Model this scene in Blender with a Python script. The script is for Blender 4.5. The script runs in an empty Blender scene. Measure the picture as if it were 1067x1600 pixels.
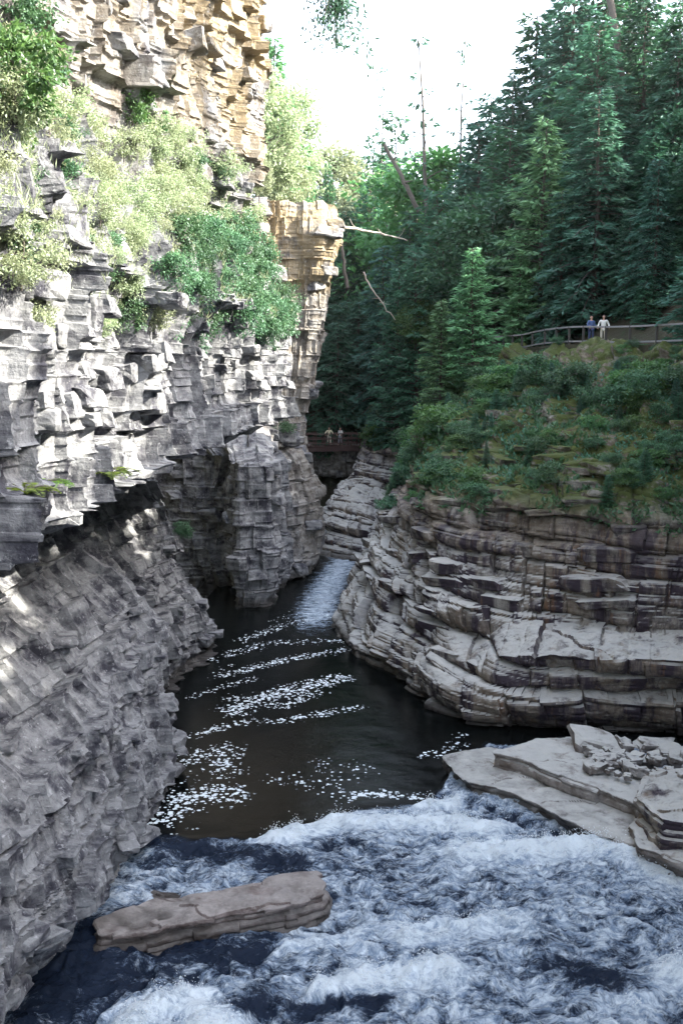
import bpy, bmesh, math, random
import numpy as np
from mathutils import Vector, Matrix, Euler

R = math.radians
random.seed(7)
rng = np.random.default_rng(11)
scene = bpy.context.scene
col = scene.collection

# ------------------------------------------------------------------ camera
CAM_Z = 15.0
TH = math.atan(240 / 1600)
cam_d = bpy.data.cameras.new('camera')
cam_d.sensor_fit = 'VERTICAL'; cam_d.sensor_height = 36; cam_d.sensor_width = 24; cam_d.lens = 36
cam_d.clip_start = 0.1; cam_d.clip_end = 3000
cam = bpy.data.objects.new('camera', cam_d); col.objects.link(cam)
cam.location = (0, 0, CAM_Z); cam.rotation_euler = (R(90) - TH, 0, 0)
scene.camera = cam

# ------------------------------------------------------------------ light
SUN_AZ = R(103)      # compass-like angle measured clockwise from +y
SUN_EL = R(34)
world = bpy.data.worlds.new('World'); scene.world = world; world.use_nodes = True
wn = world.node_tree; wn.nodes.clear()
sky = wn.nodes.new('ShaderNodeTexSky'); sky.sky_type = 'NISHITA'; sky.sun_disc = False
sky.sun_elevation = SUN_EL; sky.sun_rotation = SUN_AZ
sky.air_density = 1.0; sky.dust_density = 3.0; sky.ozone_density = 1.0
hsv = wn.nodes.new('ShaderNodeHueSaturation'); hsv.inputs['Saturation'].default_value = 0.55
bg = wn.nodes.new('ShaderNodeBackground'); bg.inputs['Strength'].default_value = 0.15
wo = wn.nodes.new('ShaderNodeOutputWorld')
wn.links.new(sky.outputs[0], hsv.inputs['Color']); wn.links.new(hsv.outputs[0], bg.inputs[0]); wn.links.new(bg.outputs[0], wo.inputs[0])
sun_d = bpy.data.lights.new('sun', 'SUN'); sun_d.energy = 3.1; sun_d.angle = R(0.5); sun_d.color = (1, 0.94, 0.80)
sun = bpy.data.objects.new('sun', sun_d); col.objects.link(sun)
sdir = Vector((math.sin(SUN_AZ) * math.cos(SUN_EL), math.cos(SUN_AZ) * math.cos(SUN_EL), math.sin(SUN_EL)))
sun.rotation_euler = sdir.to_track_quat('Z', 'Y').to_euler()
vs = scene.view_settings
vs.view_transform = 'Standard'; vs.look = 'None'; vs.gamma = 1; vs.use_curve_mapping = False
vs.exposure = 2.75
scene.render.engine = 'CYCLES'
cy = scene.cycles
cy.max_bounces = 5; cy.diffuse_bounces = 3; cy.glossy_bounces = 3; cy.transmission_bounces = 3; cy.volume_bounces = 0
cy.transparent_max_bounces = 6; cy.use_denoising = True; cy.caustics_reflective = False; cy.caustics_refractive = False

# ------------------------------------------------------------------ helpers
def ray(px, py):
    a = (px - 533.5) / 1600; b = (800 - py) / 1600
    return np.array((a, math.cos(TH) + b * math.sin(TH), -math.sin(TH) + b * math.cos(TH)))
def PD(px, py, Y):          # point at forward distance Y
    r = ray(px, py); r = r * (Y / r[1]); return np.array((r[0], Y, CAM_Z + r[2]))
def PZ(px, py, z=0.0):      # point on the level z
    r = ray(px, py); r = r * ((z - CAM_Z) / r[2]); return np.array((r[0], r[1], z))
def proj(p):
    x, y, z = p[0], p[1], p[2] - CAM_Z
    f = y * math.cos(TH) - z * math.sin(TH); u = y * math.sin(TH) + z * math.cos(TH)
    return (533.5 + 1600 * x / f, 800 - 1600 * u / f)

def tag(o, label=None, cat=None, group=None, kind=None):
    if label: o['label'] = label
    if cat: o['category'] = cat
    if group: o['group'] = group
    if kind: o['kind'] = kind
    return o
def empty(name, loc=(0, 0, 0)):
    o = bpy.data.objects.new(name, None); col.objects.link(o); o.location = loc; o.empty_display_size = .3; return o
def link(name, me, parent=None):
    o = bpy.data.objects.new(name, me); col.objects.link(o)
    if parent is not None: o.parent = parent
    return o
def np_mesh(name, v, f, mat, smooth=False, attrs=None):
    """v (n,3), f (m,k) numpy arrays -> mesh"""
    me = bpy.data.meshes.new(name)
    k = f.shape[1]
    me.vertices.add(len(v)); me.vertices.foreach_set('co', np.ascontiguousarray(v, dtype=np.float32).ravel())
    me.loops.add(f.size); me.loops.foreach_set('vertex_index', np.ascontiguousarray(f, dtype=np.int32).ravel())
    me.polygons.add(len(f)); me.polygons.foreach_set('loop_start', np.arange(0, f.size, k, dtype=np.int32))
    me.polygons.foreach_set('loop_total', np.full(len(f), k, dtype=np.int32))
    me.polygons.foreach_set('use_smooth', np.full(len(f), smooth, dtype=bool))
    me.update(calc_edges=True)
    if attrs:
        for an, av in attrs.items():
            a = me.attributes.new(an, 'FLOAT', 'POINT'); a.data.foreach_set('value', av.astype(np.float32).ravel())
    if mat: me.materials.append(mat)
    return me
def grid_faces(nu, nv, wrap=False):
    iu = np.arange(nu if wrap else nu - 1); jv = np.arange(nv - 1)
    I, J = np.meshgrid(iu, jv, indexing='ij'); I2 = (I + 1) % nu
    return np.stack([I * nv + J, I2 * nv + J, I2 * nv + J + 1, I * nv + J + 1], -1).reshape(-1, 4)

_perm = np.random.default_rng(3).permutation(256); _perm = np.concatenate([_perm, _perm, _perm])
_g = np.random.default_rng(4).normal(size=(256, 3)); _g /= np.linalg.norm(_g, axis=1)[:, None]
def perlin(x, y, z):
    x, y, z = np.broadcast_arrays(np.asarray(x, float), np.asarray(y, float), np.asarray(z, float))
    xi = np.floor(x).astype(int); yi = np.floor(y).astype(int); zi = np.floor(z).astype(int)
    xf = x - xi; yf = y - yi; zf = z - zi; xi &= 255; yi &= 255; zi &= 255
    fu = lambda t: t * t * t * (t * (t * 6 - 15) + 10)
    u, v, w = fu(xf), fu(yf), fu(zf)
    out = 0
    for dx in (0, 1):
        for dy in (0, 1):
            for dz in (0, 1):
                h = _perm[_perm[_perm[xi + dx] + yi + dy] + zi + dz]
                g = _g[h]
                d = g[..., 0] * (xf - dx) + g[..., 1] * (yf - dy) + g[..., 2] * (zf - dz)
                out = out + d * (u if dx else 1 - u) * (v if dy else 1 - v) * (w if dz else 1 - w)
    return out * 1.5
def fbm(x, y, z, oct=3, lac=2.05, gain=.5):
    a = 1.0; s = 0; t = 0
    for i in range(oct):
        s = s + a * perlin(x + i * 13.7, y + i * 7.1, z + i * 3.3); t += a; a *= gain; x = x * lac; y = y * lac; z = z * lac
    return s / t
def hsh(i, j=0, k=0):
    v = np.sin(i * 127.1 + j * 311.7 + k * 74.7 + 1.3) * 43758.5453
    return v - np.floor(v)
def sstep(a, b, x):
    t = np.clip((x - a) / (b - a), 0, 1); return t * t * (3 - 2 * t)

# ------------------------------------------------------------------ materials
def new_mat(name):
    m = bpy.data.materials.new(name); m.use_nodes = True; nt = m.node_tree; nt.nodes.clear()
    return m, nt
class N:
    """tiny node helper"""
    def __init__(s, nt): s.nt = nt
    def n(s, t, **kw):
        nd = s.nt.nodes.new(t)
        for k, v in kw.items(): setattr(nd, k, v)
        return nd
    def L(s, a, b): s.nt.links.new(a, b)
    def val(s, nd, key, v):
        if hasattr(v, 'is_linked') or hasattr(v, 'links'): s.L(v, nd.inputs[key])
        else: nd.inputs[key].default_value = v
    def math(s, op, a, b=0.0, c=None, clamp=False):
        nd = s.n('ShaderNodeMath', operation=op, use_clamp=clamp); s.val(nd, 0, a); s.val(nd, 1, b)
        if c is not None: s.val(nd, 2, c)
        return nd.outputs[0]
    def noise(s, vec, scale, detail=3, rough=.55, dist=0.0):
        nd = s.n('ShaderNodeTexNoise'); s.L(vec, nd.inputs['Vector']); nd.inputs['Scale'].default_value = scale
        nd.inputs['Detail'].default_value = detail; nd.inputs['Roughness'].default_value = rough; nd.inputs['Distortion'].default_value = dist
        return nd.outputs['Fac']
    def vscale(s, vec, sc):
        nd = s.n('ShaderNodeVectorMath', operation='MULTIPLY'); s.L(vec, nd.inputs[0]); nd.inputs[1].default_value = sc; return nd.outputs[0]
    def step(s, x, a, b):
        nd = s.n('ShaderNodeMapRange', interpolation_type='SMOOTHSTEP'); s.val(nd, 'Value', x)
        s.val(nd, 'From Min', a); s.val(nd, 'From Max', b); return nd.outputs[0]
    def mix(s, f, a, b):
        nd = s.n('ShaderNodeMix', data_type='RGBA'); s.val(nd, 0, f)
        for k, v in ((6, a), (7, b)):
            if isinstance(v, tuple): nd.inputs[k].default_value = (*v, 1)
            else: s.L(v, nd.inputs[k])
        return nd.outputs[2]
    def attr(s, name):
        nd = s.n('ShaderNodeAttribute', attribute_name=name); return nd.outputs['Fac']

def rock_mat(name, base, dark, warm, warm_z=(0, 0), warm_amt=.3, strat=1.0, stain=0.0, moss=0.0, lichen=.25, bump=.6, moss_z=(100, 101), pale_top=0.0, tan_y=None):
    m, nt = new_mat(name); k = N(nt)
    geo = k.n('ShaderNodeNewGeometry'); P = geo.outputs['Position']
    sep = k.n('ShaderNodeSeparateXYZ'); k.L(P, sep.inputs[0])
    sn = k.n('ShaderNodeSeparateXYZ'); k.L(geo.outputs['True Normal'], sn.inputs[0])
    strata = k.noise(k.vscale(P, (.4, .4, 2.6)), 1.0, 4, .6, .5)
    big = k.noise(P, .35, 4, .6)
    mid = k.noise(P, 1.7, 5, .65)
    fine = k.noise(P, 9, 5, .7)
    c = k.mix(k.step(mid, .36, .6), dark, base)
    c = k.mix(k.math('MULTIPLY', k.step(strata, .5, .68), .55 * strat), c, tuple(min(.8, x * 1.25) for x in base))
    c = k.mix(k.math('MULTIPLY', k.step(strata, .5, .3), .6 * strat), c, dark)
    tone = k.attr('tone')
    wz = k.step(k.math('ADD', sep.outputs[2], k.math('MULTIPLY', big, 6.0)), warm_z[0] + 3, warm_z[1] + 3) if warm_z != (0, 0) else k.math('ADD', 0.0, warm_amt)
    wf = k.math('MULTIPLY', wz, k.step(k.math('ADD', big, k.math('MULTIPLY', tone, .25)), .42, .68), clamp=True)
    if tan_y is not None:
        ty = k.step(sep.outputs[1], tan_y[0], tan_y[1])
        wf = k.math('MAXIMUM', wf, k.math('MULTIPLY', k.math('MULTIPLY', ty, k.step(k.math('ADD', mid, tone), .4, 1.0)), k.math('ADD', .35, k.math('MULTIPLY', k.step(sep.outputs[2], 19, 20.5), .65))))
    c = k.mix(wf, c, warm)
    c = k.mix(k.math('MULTIPLY', k.step(tone, .55, 1.0), .35), c, dark)
    c = k.mix(k.math('MULTIPLY', k.step(k.noise(P, 15, 4, .8), .54, .66), .45), c, dark)
    # lichen speckle
    c = k.mix(k.math('MULTIPLY', k.step(k.noise(P, 5.5, 6, .75), .56, .66), lichen), c, tuple(min(.62, x * 1.7 + .05) for x in base))
    if stain:
        st = k.noise(k.vscale(P, (.9, .9, .07)), 1.0, 5, .7, .2)
        zf = k.step(sep.outputs[2], 11.0, 6.5)
        c = k.mix(k.math('MULTIPLY', k.math('MULTIPLY', k.step(st, .44, .58), zf), stain), c, (.038, .028, .042))
        st2 = k.noise(k.vscale(P, (1.3, 1.3, .1)), 1.3, 4, .7)
        c = k.mix(k.math('MULTIPLY', k.math('MULTIPLY', k.step(st2, .56, .7), zf), stain * .8), c, (.16, .09, .05))
    if pale_top:  # upward faces paled: overhead light put into the pale stone's colour
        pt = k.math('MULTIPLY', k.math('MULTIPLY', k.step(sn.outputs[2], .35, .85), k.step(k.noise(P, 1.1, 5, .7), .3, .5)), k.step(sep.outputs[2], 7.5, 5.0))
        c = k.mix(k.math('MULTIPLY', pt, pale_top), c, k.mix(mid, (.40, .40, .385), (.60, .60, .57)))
    if moss:
        mz = k.step(sep.outputs[2], moss_z[0], moss_z[1])
        mn = k.step(k.math('ADD', k.noise(P, .9, 6, .7), k.math('MULTIPLY', sn.outputs[2], .16)), .45, .58)
        mc = k.mix(k.noise(P, 2.3, 4), (.025, .045, .014), (.10, .12, .025))
        c = k.mix(k.math('MULTIPLY', k.math('MULTIPLY', mz, mn), moss), c, mc)
    # wet dark line at the water
    wet = k.step(k.math('ADD', sep.outputs[2], k.math('MULTIPLY', mid, .6)), 1.05, .5)
    c = k.mix(k.math('MULTIPLY', wet, .8), c, (.035, .03, .026))
    b = k.n('ShaderNodeBsdfPrincipled'); k.L(c, b.inputs['Base Color'])
    k.L(k.math('SUBTRACT', .9, k.math('MULTIPLY', wet, .55)), b.inputs['Roughness'])
    b.inputs['Specular IOR Level'].default_value = .3
    bm1 = k.n('ShaderNodeBump'); bm1.inputs['Strength'].default_value = bump; bm1.inputs['Distance'].default_value = .05
    h = k.math('ADD', k.math('MULTIPLY', fine, .5), k.math('MULTIPLY', k.noise(k.vscale(P, (1.2, 1.2, 7)), 1.0, 4, .6), .8 * strat))
    h = k.math('ADD', h, k.math('MULTIPLY', k.noise(P, 3.2, 4, .6), 1.2))
    k.L(h, bm1.inputs['Height']); k.L(bm1.outputs[0], b.inputs['Normal'])
    o = k.n('ShaderNodeOutputMaterial'); k.L(b.outputs[0], o.inputs[0])
    return m
M = {}
M['rock_l'] = rock_mat('limestone_left', (.25, .255, .265), (.042, .042, .055), (.27, .215, .135), (18.5, 28), strat=.8, bump=.9, lichen=.6, tan_y=(66, 72))
M['rock_r'] = rock_mat('sandstone_right', (.30, .285, .26), (.085, .075, .075), (.20, .145, .09), warm_amt=.5, stain=.95, moss=.95, moss_z=(7.6, 9.2), pale_top=.9, lichen=.3, bump=.8)
M['rock_pale'] = rock_mat('pale_flat_rock', (.27, .26, .255), (.10, .085, .08), (.26, .2, .15), warm_amt=.35, lichen=.25, bump=.6, pale_top=.95)
M['rock_river'] = rock_mat('river_rock', (.27, .235, .225), (.09, .065, .06), (.24, .18, .16), warm_amt=.3, pale_top=.3, lichen=.3, bump=.7)
def simple_mat(name, c, rough=.8, var=.25, scale=6, metallic=0):
    m, nt = new_mat(name); k = N(nt)
    geo = k.n('ShaderNodeTexCoord')
    f = k.noise(geo.outputs['Object'], scale, 4, .6)
    cc = k.mix(f, tuple(x * (1 - var) for x in c), tuple(min(1, x * (1 + var)) for x in c))
    b = k.n('ShaderNodeBsdfPrincipled'); k.L(cc, b.inputs['Base Color']); b.inputs['Roughness'].default_value = rough; b.inputs['Metallic'].default_value = metallic
    o = k.n('ShaderNodeOutputMaterial'); k.L(b.outputs[0], o.inputs[0]); return m
def ground_mat():
    m, nt = new_mat('forest_floor'); k = N(nt)
    P = k.n('ShaderNodeNewGeometry').outputs['Position']
    c = k.mix(k.noise(P, .6, 6, .7), (.02, .03, .012), (.085, .062, .04))
    c = k.mix(k.step(k.noise(P, 2.5, 5, .7), .5, .7), c, (.035, .06, .02))
    b = k.n('ShaderNodeBsdfPrincipled'); k.L(c, b.inputs['Base Color']); b.inputs['Roughness'].default_value = .95
    bu = k.n('ShaderNodeBump'); bu.inputs['Strength'].default_value = 1; bu.inputs['Distance'].default_value = .2; k.L(k.noise(P, 3, 6, .7), bu.inputs['Height']); k.L(bu.outputs[0], b.inputs['Normal'])
    o = k.n('ShaderNodeOutputMaterial'); k.L(b.outputs[0], o.inputs[0]); return m
M['ground'] = ground_mat()
def foliage_mat(name, c0, c1, trans=.35, hue_var=.25):
    m, nt = new_mat(name); k = N(nt)
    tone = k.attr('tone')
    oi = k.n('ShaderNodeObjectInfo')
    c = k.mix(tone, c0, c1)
    g = k.n('ShaderNodeHueSaturation'); k.L(c, g.inputs['Color'])
    k.L(k.math('ADD', .5 - .03, k.math('MULTIPLY', oi.outputs['Random'], .05)), g.inputs['Hue'])
    k.L(k.math('ADD', 1 - hue_var * .5, k.math('MULTIPLY', oi.outputs['Random'], hue_var * 1.6)), g.inputs['Value'])
    d = k.n('ShaderNodeBsdfDiffuse'); k.L(g.outputs[0], d.inputs[0])
    t = k.n('ShaderNodeBsdfTranslucent'); k.L(g.outputs[0], t.inputs[0])
    mx = k.n('ShaderNodeMixShader'); mx.inputs[0].default_value = trans; k.L(d.outputs[0], mx.inputs[1]); k.L(t.outputs[0], mx.inputs[2])
    gl = k.n('ShaderNodeBsdfGlossy'); gl.inputs['Roughness'].default_value = .5; gl.inputs[0].default_value = (.8, .9, 1, 1)
    m2 = k.n('ShaderNodeMixShader'); m2.inputs[0].default_value = .045; k.L(mx.outputs[0], m2.inputs[1]); k.L(gl.outputs[0], m2.inputs[2])
    o = k.n('ShaderNodeOutputMaterial'); k.L(m2.outputs[0], o.inputs[0]); return m
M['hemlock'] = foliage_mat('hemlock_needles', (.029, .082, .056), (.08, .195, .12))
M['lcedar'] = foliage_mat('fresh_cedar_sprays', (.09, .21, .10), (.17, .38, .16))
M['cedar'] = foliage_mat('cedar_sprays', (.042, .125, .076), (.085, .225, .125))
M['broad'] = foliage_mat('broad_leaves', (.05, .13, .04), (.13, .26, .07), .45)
M['dbroad'] = foliage_mat('deep_green_broad_leaves', (.032, .095, .05), (.075, .19, .095), .4)  # deeper, more teal green for the trees filling the slopes
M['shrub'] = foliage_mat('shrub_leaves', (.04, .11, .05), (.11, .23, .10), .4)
M['sunny'] = foliage_mat('sunlit_leaves', (.20, .26, .14), (.42, .48, .29), .45)  # leaf colour paled to carry the washed-out sunlight
M['fern'] = foliage_mat('fern_fronds', (.10, .20, .02), (.22, .34, .04), .45)
M['bark'] = simple_mat('bark', (.10, .085, .075), .9, .5, 8)
M['palewood'] = simple_mat('bleached_wood', (.42, .38, .33), .85, .3, 8)
M['railwood'] = simple_mat('weathered_rail', (.22, .22, .23), .7, .25, 10)
M['postwood'] = simple_mat('dark_post', (.06, .055, .05), .8, .25, 10)
M['bridgewood'] = simple_mat('reddish_bridge_timber', (.075, .04, .035), .8, .3, 8)

# ------------------------------------------------------------------ terrain
PATH = np.array([(15, -130), (16, 5), (20, 28), (27, 40), (28, 48), (18.7, 56), (14.2, 62), (11.8, 78), (9.5, 92), (7, 104), (6, 400)], float)
def path_x(y): return np.interp(y, PATH[:, 1], PATH[:, 0])
def left_x(y): return np.interp(y, [-60, 48, 53, 62, 73, 92, 100, 400], [-14, -14, -22, -20, -12, -6, -9, -12])
def H(x, y):
    x = np.asarray(x, float); y = np.asarray(y, float)
    n = fbm(x * .06, y * .06, 0.0, 3)
    d = (x - path_x(y)) * np.interp(y, [40, 56, 75, 100], [.6, .75, .95, 1.0])
    right = np.where(d < 0, 15.1 + d * np.interp(y, [34, 46], [6, 1.8]), 15.25 + np.clip(d - 2.2, 0, 60) * .85 - np.clip(d - 24, 0, 200) * .55) + n * np.clip(d, 0, 4) * .5
    right = np.where(y > 88, right - sstep(88, 104, y) * 6 * (d > 0), right)
    l = left_x(y) - x
    lz = np.interp(y, [48, 56, 68, 90], [36.2, 24, 24.5, 26])
    left = np.where(l < 0, -4 + 0 * l, lz + np.clip(l, 0, 80) * .12) + n * np.clip(l, 0, 2)
    back = np.where(y > 100, 5.5 + (y - 100) * .55 - np.clip(y - 150, 0, 400) * .45, -4) + n * 2 * (y > 104)
    back = back + np.clip(x - 5, 0, 100) * .3 * sstep(100, 115, y)
    h = np.maximum(np.maximum(right, left), np.maximum(back, -3.5))
    return h
xs = np.concatenate([np.linspace(-300, -45, 30), np.linspace(-42, 60, 205), np.linspace(64, 300, 30)])
ys = np.concatenate([np.linspace(-120, 4, 20), np.linspace(6, 150, 230), np.linspace(155, 420, 40)])
X, Y = np.meshgrid(xs, ys, indexing='ij')
v = np.stack([X, Y, H(X, Y)], -1).reshape(-1, 3)
ground = link('ground', np_mesh('ground', v, grid_faces(len(xs), len(ys)), M['ground'], True))
tag(ground, kind='structure')

# ------------------------------------------------------------------ cliffs
def loft_base(ctrl, us, vs_, smooth_u):
    """ctrl (S,L,3); us in station units, vs_ in level units"""
    S, L, _ = ctrl.shape
    i = np.clip(np.floor(us).astype(int), 0, S - 2); t = us - i
    if smooth_u:
        im = np.clip(i - 1, 0, S - 1); ip = i + 1; iq = np.clip(i + 2, 0, S - 1)
        tt = t[:, None, None]
        A = ctrl[im]; B = ctrl[i]; C = ctrl[ip]; D = ctrl[iq]
        rows = .5 * ((2 * B) + (-A + C) * tt + (2 * A - 5 * B + 4 * C - D) * tt ** 2 + (-A + 3 * B - 3 * C + D) * tt ** 3)
    else:
        rows = ctrl[i] * (1 - t)[:, None, None] + ctrl[i + 1] * t[:, None, None]
    j = np.clip(np.floor(vs_).astype(int), 0, L - 2); s = (vs_ - j)[None, :, None]
    return rows[:, j] * (1 - s) + rows[:, j + 1] * s
def normals(Pg, flip=1):
    du = np.gradient(Pg, axis=0); dv = np.gradient(Pg, axis=1)
    n = np.cross(du, dv); l = np.linalg.norm(n, axis=-1, keepdims=True); return flip * n / np.maximum(l, 1e-9)
def strata_layers(seed, t0, t1, zmin=-4, zmax=45):
    r = np.random.default_rng(seed); b = [zmin]
    while b[-1] < zmax: b.append(b[-1] + r.uniform(t0, t1))
    return np.array(b)
def block_field(s, z, b, width, seed, tilt=.25, wob=.12):
    zw = z + wob * perlin(s * .25, z * .2, seed) + .03 * perlin(s * 1.5, z * .8, seed + 5)
    li = np.clip(np.searchsorted(b, zw) - 1, 0, len(b) - 2)
    th = b[li + 1] - b[li]; f = (zw - b[li]) / th
    w = width * (.55 + 1.1 * hsh(li, 3, seed))
    c = s / w + hsh(li, 1, seed) * 37 + .02 * perlin(z * 2.2, s * .5, seed + 9)
    c = c + .28 * np.sin(c * 2.2 + li)
    ci = np.floor(c); g = c - ci
    rnd = hsh(li, ci, seed); r2 = hsh(li, ci, seed + 1); r3 = hsh(li, ci, seed + 2)
    tl = (g - .5) * (r2 - .5) * 2 * w * tilt + (f - .5) * (r3 - .5) * th * tilt * 1.5
    e = np.minimum(np.minimum(f, 1 - f) * th, np.minimum(g, 1 - g) * w)
    return rnd, tl, e, hsh(li, 7, seed), li, f
def build_cliff(name, ctrl, mat, h, disp, vpx=1.0, smooth_u=False, flip=1, parent=None, hmin=.03, vmid=None):
    ctrl = np.array(ctrl, float); S, L, _ = ctrl.shape
    # sample positions so the grid has about h radians between lines
    fu = np.linspace(0, S - 1, (S - 1) * 40 + 1); fv = np.linspace(0, L - 1, (L - 1) * 20 + 1)
    C0 = loft_base(ctrl, fu, fv, smooth_u)
    dist = np.linalg.norm(C0 - np.array((0, 0, CAM_Z)), axis=-1)
    du = np.linalg.norm(np.diff(C0, axis=0), axis=-1) / dist[:-1]
    dens = np.median(du, axis=1) * .5 + np.max(du, axis=1) * .5
    cu = np.concatenate([[0], np.cumsum(dens)]); nu = int(cu[-1] / h) + 2
    us = np.interp(np.linspace(0, cu[-1], nu), cu, fu)
    inside = (C0[..., 1] > 10)
    dv = np.linalg.norm(np.diff(C0, axis=1), axis=-1) / np.maximum(dist[:, :-1], 16)
    dens = np.percentile(dv, 70, axis=0); cv = np.concatenate([[0], np.cumsum(dens)]); nv = int(cv[-1] / (h * vpx)) + 2
    vv = np.interp(np.linspace(0, cv[-1], nv), cv, fv)
    P0 = loft_base(ctrl, us, vv, smooth_u)
    n = normals(P0, flip)
    # arc length along the wall (measured at a middle level) keeps joints vertical
    mid = P0[:, nv // 2 if vmid is None else int(np.interp(vmid, vv, np.arange(nv)))]
    s = np.concatenate([[0], np.cumsum(np.linalg.norm(np.diff(mid, axis=0), axis=1))])[:, None] + 0 * P0[..., 0]
    d, tone = disp(P0, s, n)
    nh = n.copy(); nh[..., 2] *= .45; nh /= np.maximum(np.linalg.norm(nh, axis=-1, keepdims=True), 1e-6)
    P1 = P0 + nh * d[..., None]
    me = np_mesh(name, P1.reshape(-1, 3), grid_faces(nu, nv)[:, ::flip], mat, False, {'tone': tone})
    o = link(name, me, parent)
    print(name, nu, nv, nu * nv * 2, 'tris')
    return o, P0, P1, n, us, vv

BL1 = strata_layers(1, 1.0, 2.4); BL2 = strata_layers(2, .35, 1.1); BL3 = strata_layers(5, .12, .4)
def disp_left(P0, s, n):
    x, y, z = P0[..., 0], P0[..., 1], P0[..., 2]
    smooth = sstep(8.0, 5.5, z) * sstep(40, 36, y)                 # scoured, less blocky rock low on the near wall
    ben = sstep(.35, .6, n[..., 2])                                # bench
    dz = .12 * fbm(x * .3, y * .3, z * .3, 2)
    a, t, e, lo, _, _ = block_field(s + dz, z + dz * .4, BL1, 1.9, 1, .45, .12)
    a2, t2, e2, lo2, _, _ = block_field(s, z, BL2, 1.0, 2, .5, .08)
    a3, t3, e3, lo3, _, _ = block_field(s, z, BL3, .7, 3, .4, .05)
    # tall columns between vertical joints, their faces turned one way or the other
    cc = s / 1.5 + .9 * perlin(s * .13, z * .12, 4.0) + .03 * perlin(z * .9, s * .4, 8.0)
    ci = np.floor(cc); cg = cc - ci
    colr = hsh(ci, 5, 2); fac = np.abs(cg - .25 - .5 * hsh(ci, 2, 9))
    big = fbm(x * .22, y * .22, z * .3, 2)
    up = sstep(19.5, 21.5, z)
    d = big * .6 + ((colr - .5) * .75 - fac * .5) * (1 - .55 * smooth) * (1 - .25 * up)
    d = d + ((a - .5) * .62 * (1 - .5 * smooth) + t * .3 * (1 - smooth) + (lo - .5) * .45) * (1 - .4 * up)
    d = d + ((a2 - .5) * .24 + t2 * .22 * (1 - .8 * smooth) + (lo2 - .5) * (.2 + .14 * smooth)) * (1 - .45 * up)
    d = d + ((a3 - .5) * .06 + t3 * .08 * (1 - .8 * smooth) + (lo3 - .5) * .06) + up * (lo3 - .5) * .10
    d = d - .14 * np.exp(-e / .05) - .08 * np.exp(-e2 / .035) - .02 * np.exp(-e3 / .03)
    d = d + fbm(x * 1.1, y * 1.1, z * .9, 2) * .09 - np.abs(fbm(x * .6 + 3, y * .4, z * .5, 2)) * .4 * smooth
    # missing blocks: deep notches
    hole = (a2 > .9) & (a < .6); d = d - .4 * hole * (1 - smooth)
    d = np.where(ben > 0, d * (1 - ben * .6) + ben * fbm(x * .7, y * .7, z * .7, 3) * .5, d)
    tone = np.clip(.55 * a2 + .3 * a + .3 * hsh(np.floor(z * 3), 2, 1) * 0 + .15 * a3, 0, 1)
    return d, tone

#            z:  -1.5   0     a     6    9.5   11.4   12   14.5  17.3  20.5   25    31    37   37.5
def st(y, xs_, zb, zs=None, ys_=None):
    z = [-1.5, 0, zb, 6, 9.5, 11.4, 12, 14.5, 17.3, 20.5, 25, 31, 37, 37.5] if zs is None else zs
    yy = [y] * 14 if ys_ is None else ys_
    return [(xs_[i], yy[i], z[i]) for i in range(14)]
left = [
 st(3,  [-8.5, -8.3, -6.3, -6.6, -7.2, -7.0, -5.8, -5.6, -5.2, -6.0, -5.8, -5.6, -5.2, -20], 4.6),
 st(12, [-8.0, -7.8, -6.3, -6.6, -7.2, -7.0, -5.8, -5.6, -5.3, -6.1, -5.9, -5.7, -5.3, -20], 4.4),
 st(18, [-8.8, -8.5, -6.1, -6.6, -9.4, -9.6, -5.5, -5.6, -5.3, -6.2, -6.0, -5.8, -5.4, -20], 3.8),
 st(23, [-8.3, -8.0, -6.1, -6.8, -9.8, -10.2, -5.4, -5.5, -5.1, -6.4, -6.3, -6.0, -5.4, -20], 2.2),
 st(28, [-7.6, -7.4, -6.2, -6.9, -9.8, -10.4, -5.3, -5.4, -4.9, -5.9, -5.5, -5.3, -4.8, -20], 1.4),
 st(33, [-6.6, -6.4, -6.2, -6.9, -9.8, -10.4, -5.1, -5.3, -4.7, -5.7, -5.3, -5.0, -4.4, -20], 1.0),
 st(36.5, [-6.9, -6.8, -6.6, -7.6, -10, -10.6, -5.0, -5.2, -4.6, -5.5, -5.2, -4.8, -4.2, -20], 1.0),
 st(39, [-9.0, -9.0, -9.0, -9.8, -11.0, -10.8, -5.0, -5.0, -4.5, -5.4, -5.0, -4.6, -3.9, -20], 1.0),
 st(44, [-8.6, -8.6, -8.6, -10, -11.6, -11.2, -4.5, -4.4, -4.2, -5.2, -4.6, -4.0, -3.3, -20], 1.0),
 st(48, [-7.8, -7.7, -7.8, -9.8, -11.4, -11.0, -3.5, -3.6, -3.8, -4.9, -4.1, -3.3, -2.9, -20], 1.0),
 st(51, [-7.4, -7.3, -7.3, -9.2, -10.6, -10.6, -3.0, -3.1, -3.3, -6.5, -6.0, -5.5, -5.0, -20], 1.0),
 st(53, [-7.4, -7.3, -7.3, -8.6, -10.0, -10.2, -5.2, -5.0, -6.0, -12, -12, -12, -12, -20], 1.0, ys_=[53, 53, 53, 53, 53, 53, 52.5, 52.5, 52.5, 51, 50, 50, 50, 51]),
]
lc, LP0, LP1, LN, Lus, Lvv = build_cliff('left_cliff', left, M['rock_l'], .00165, disp_left, 1.0, flip=-1, vmid=7)
tag(lc, kind='structure')

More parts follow.
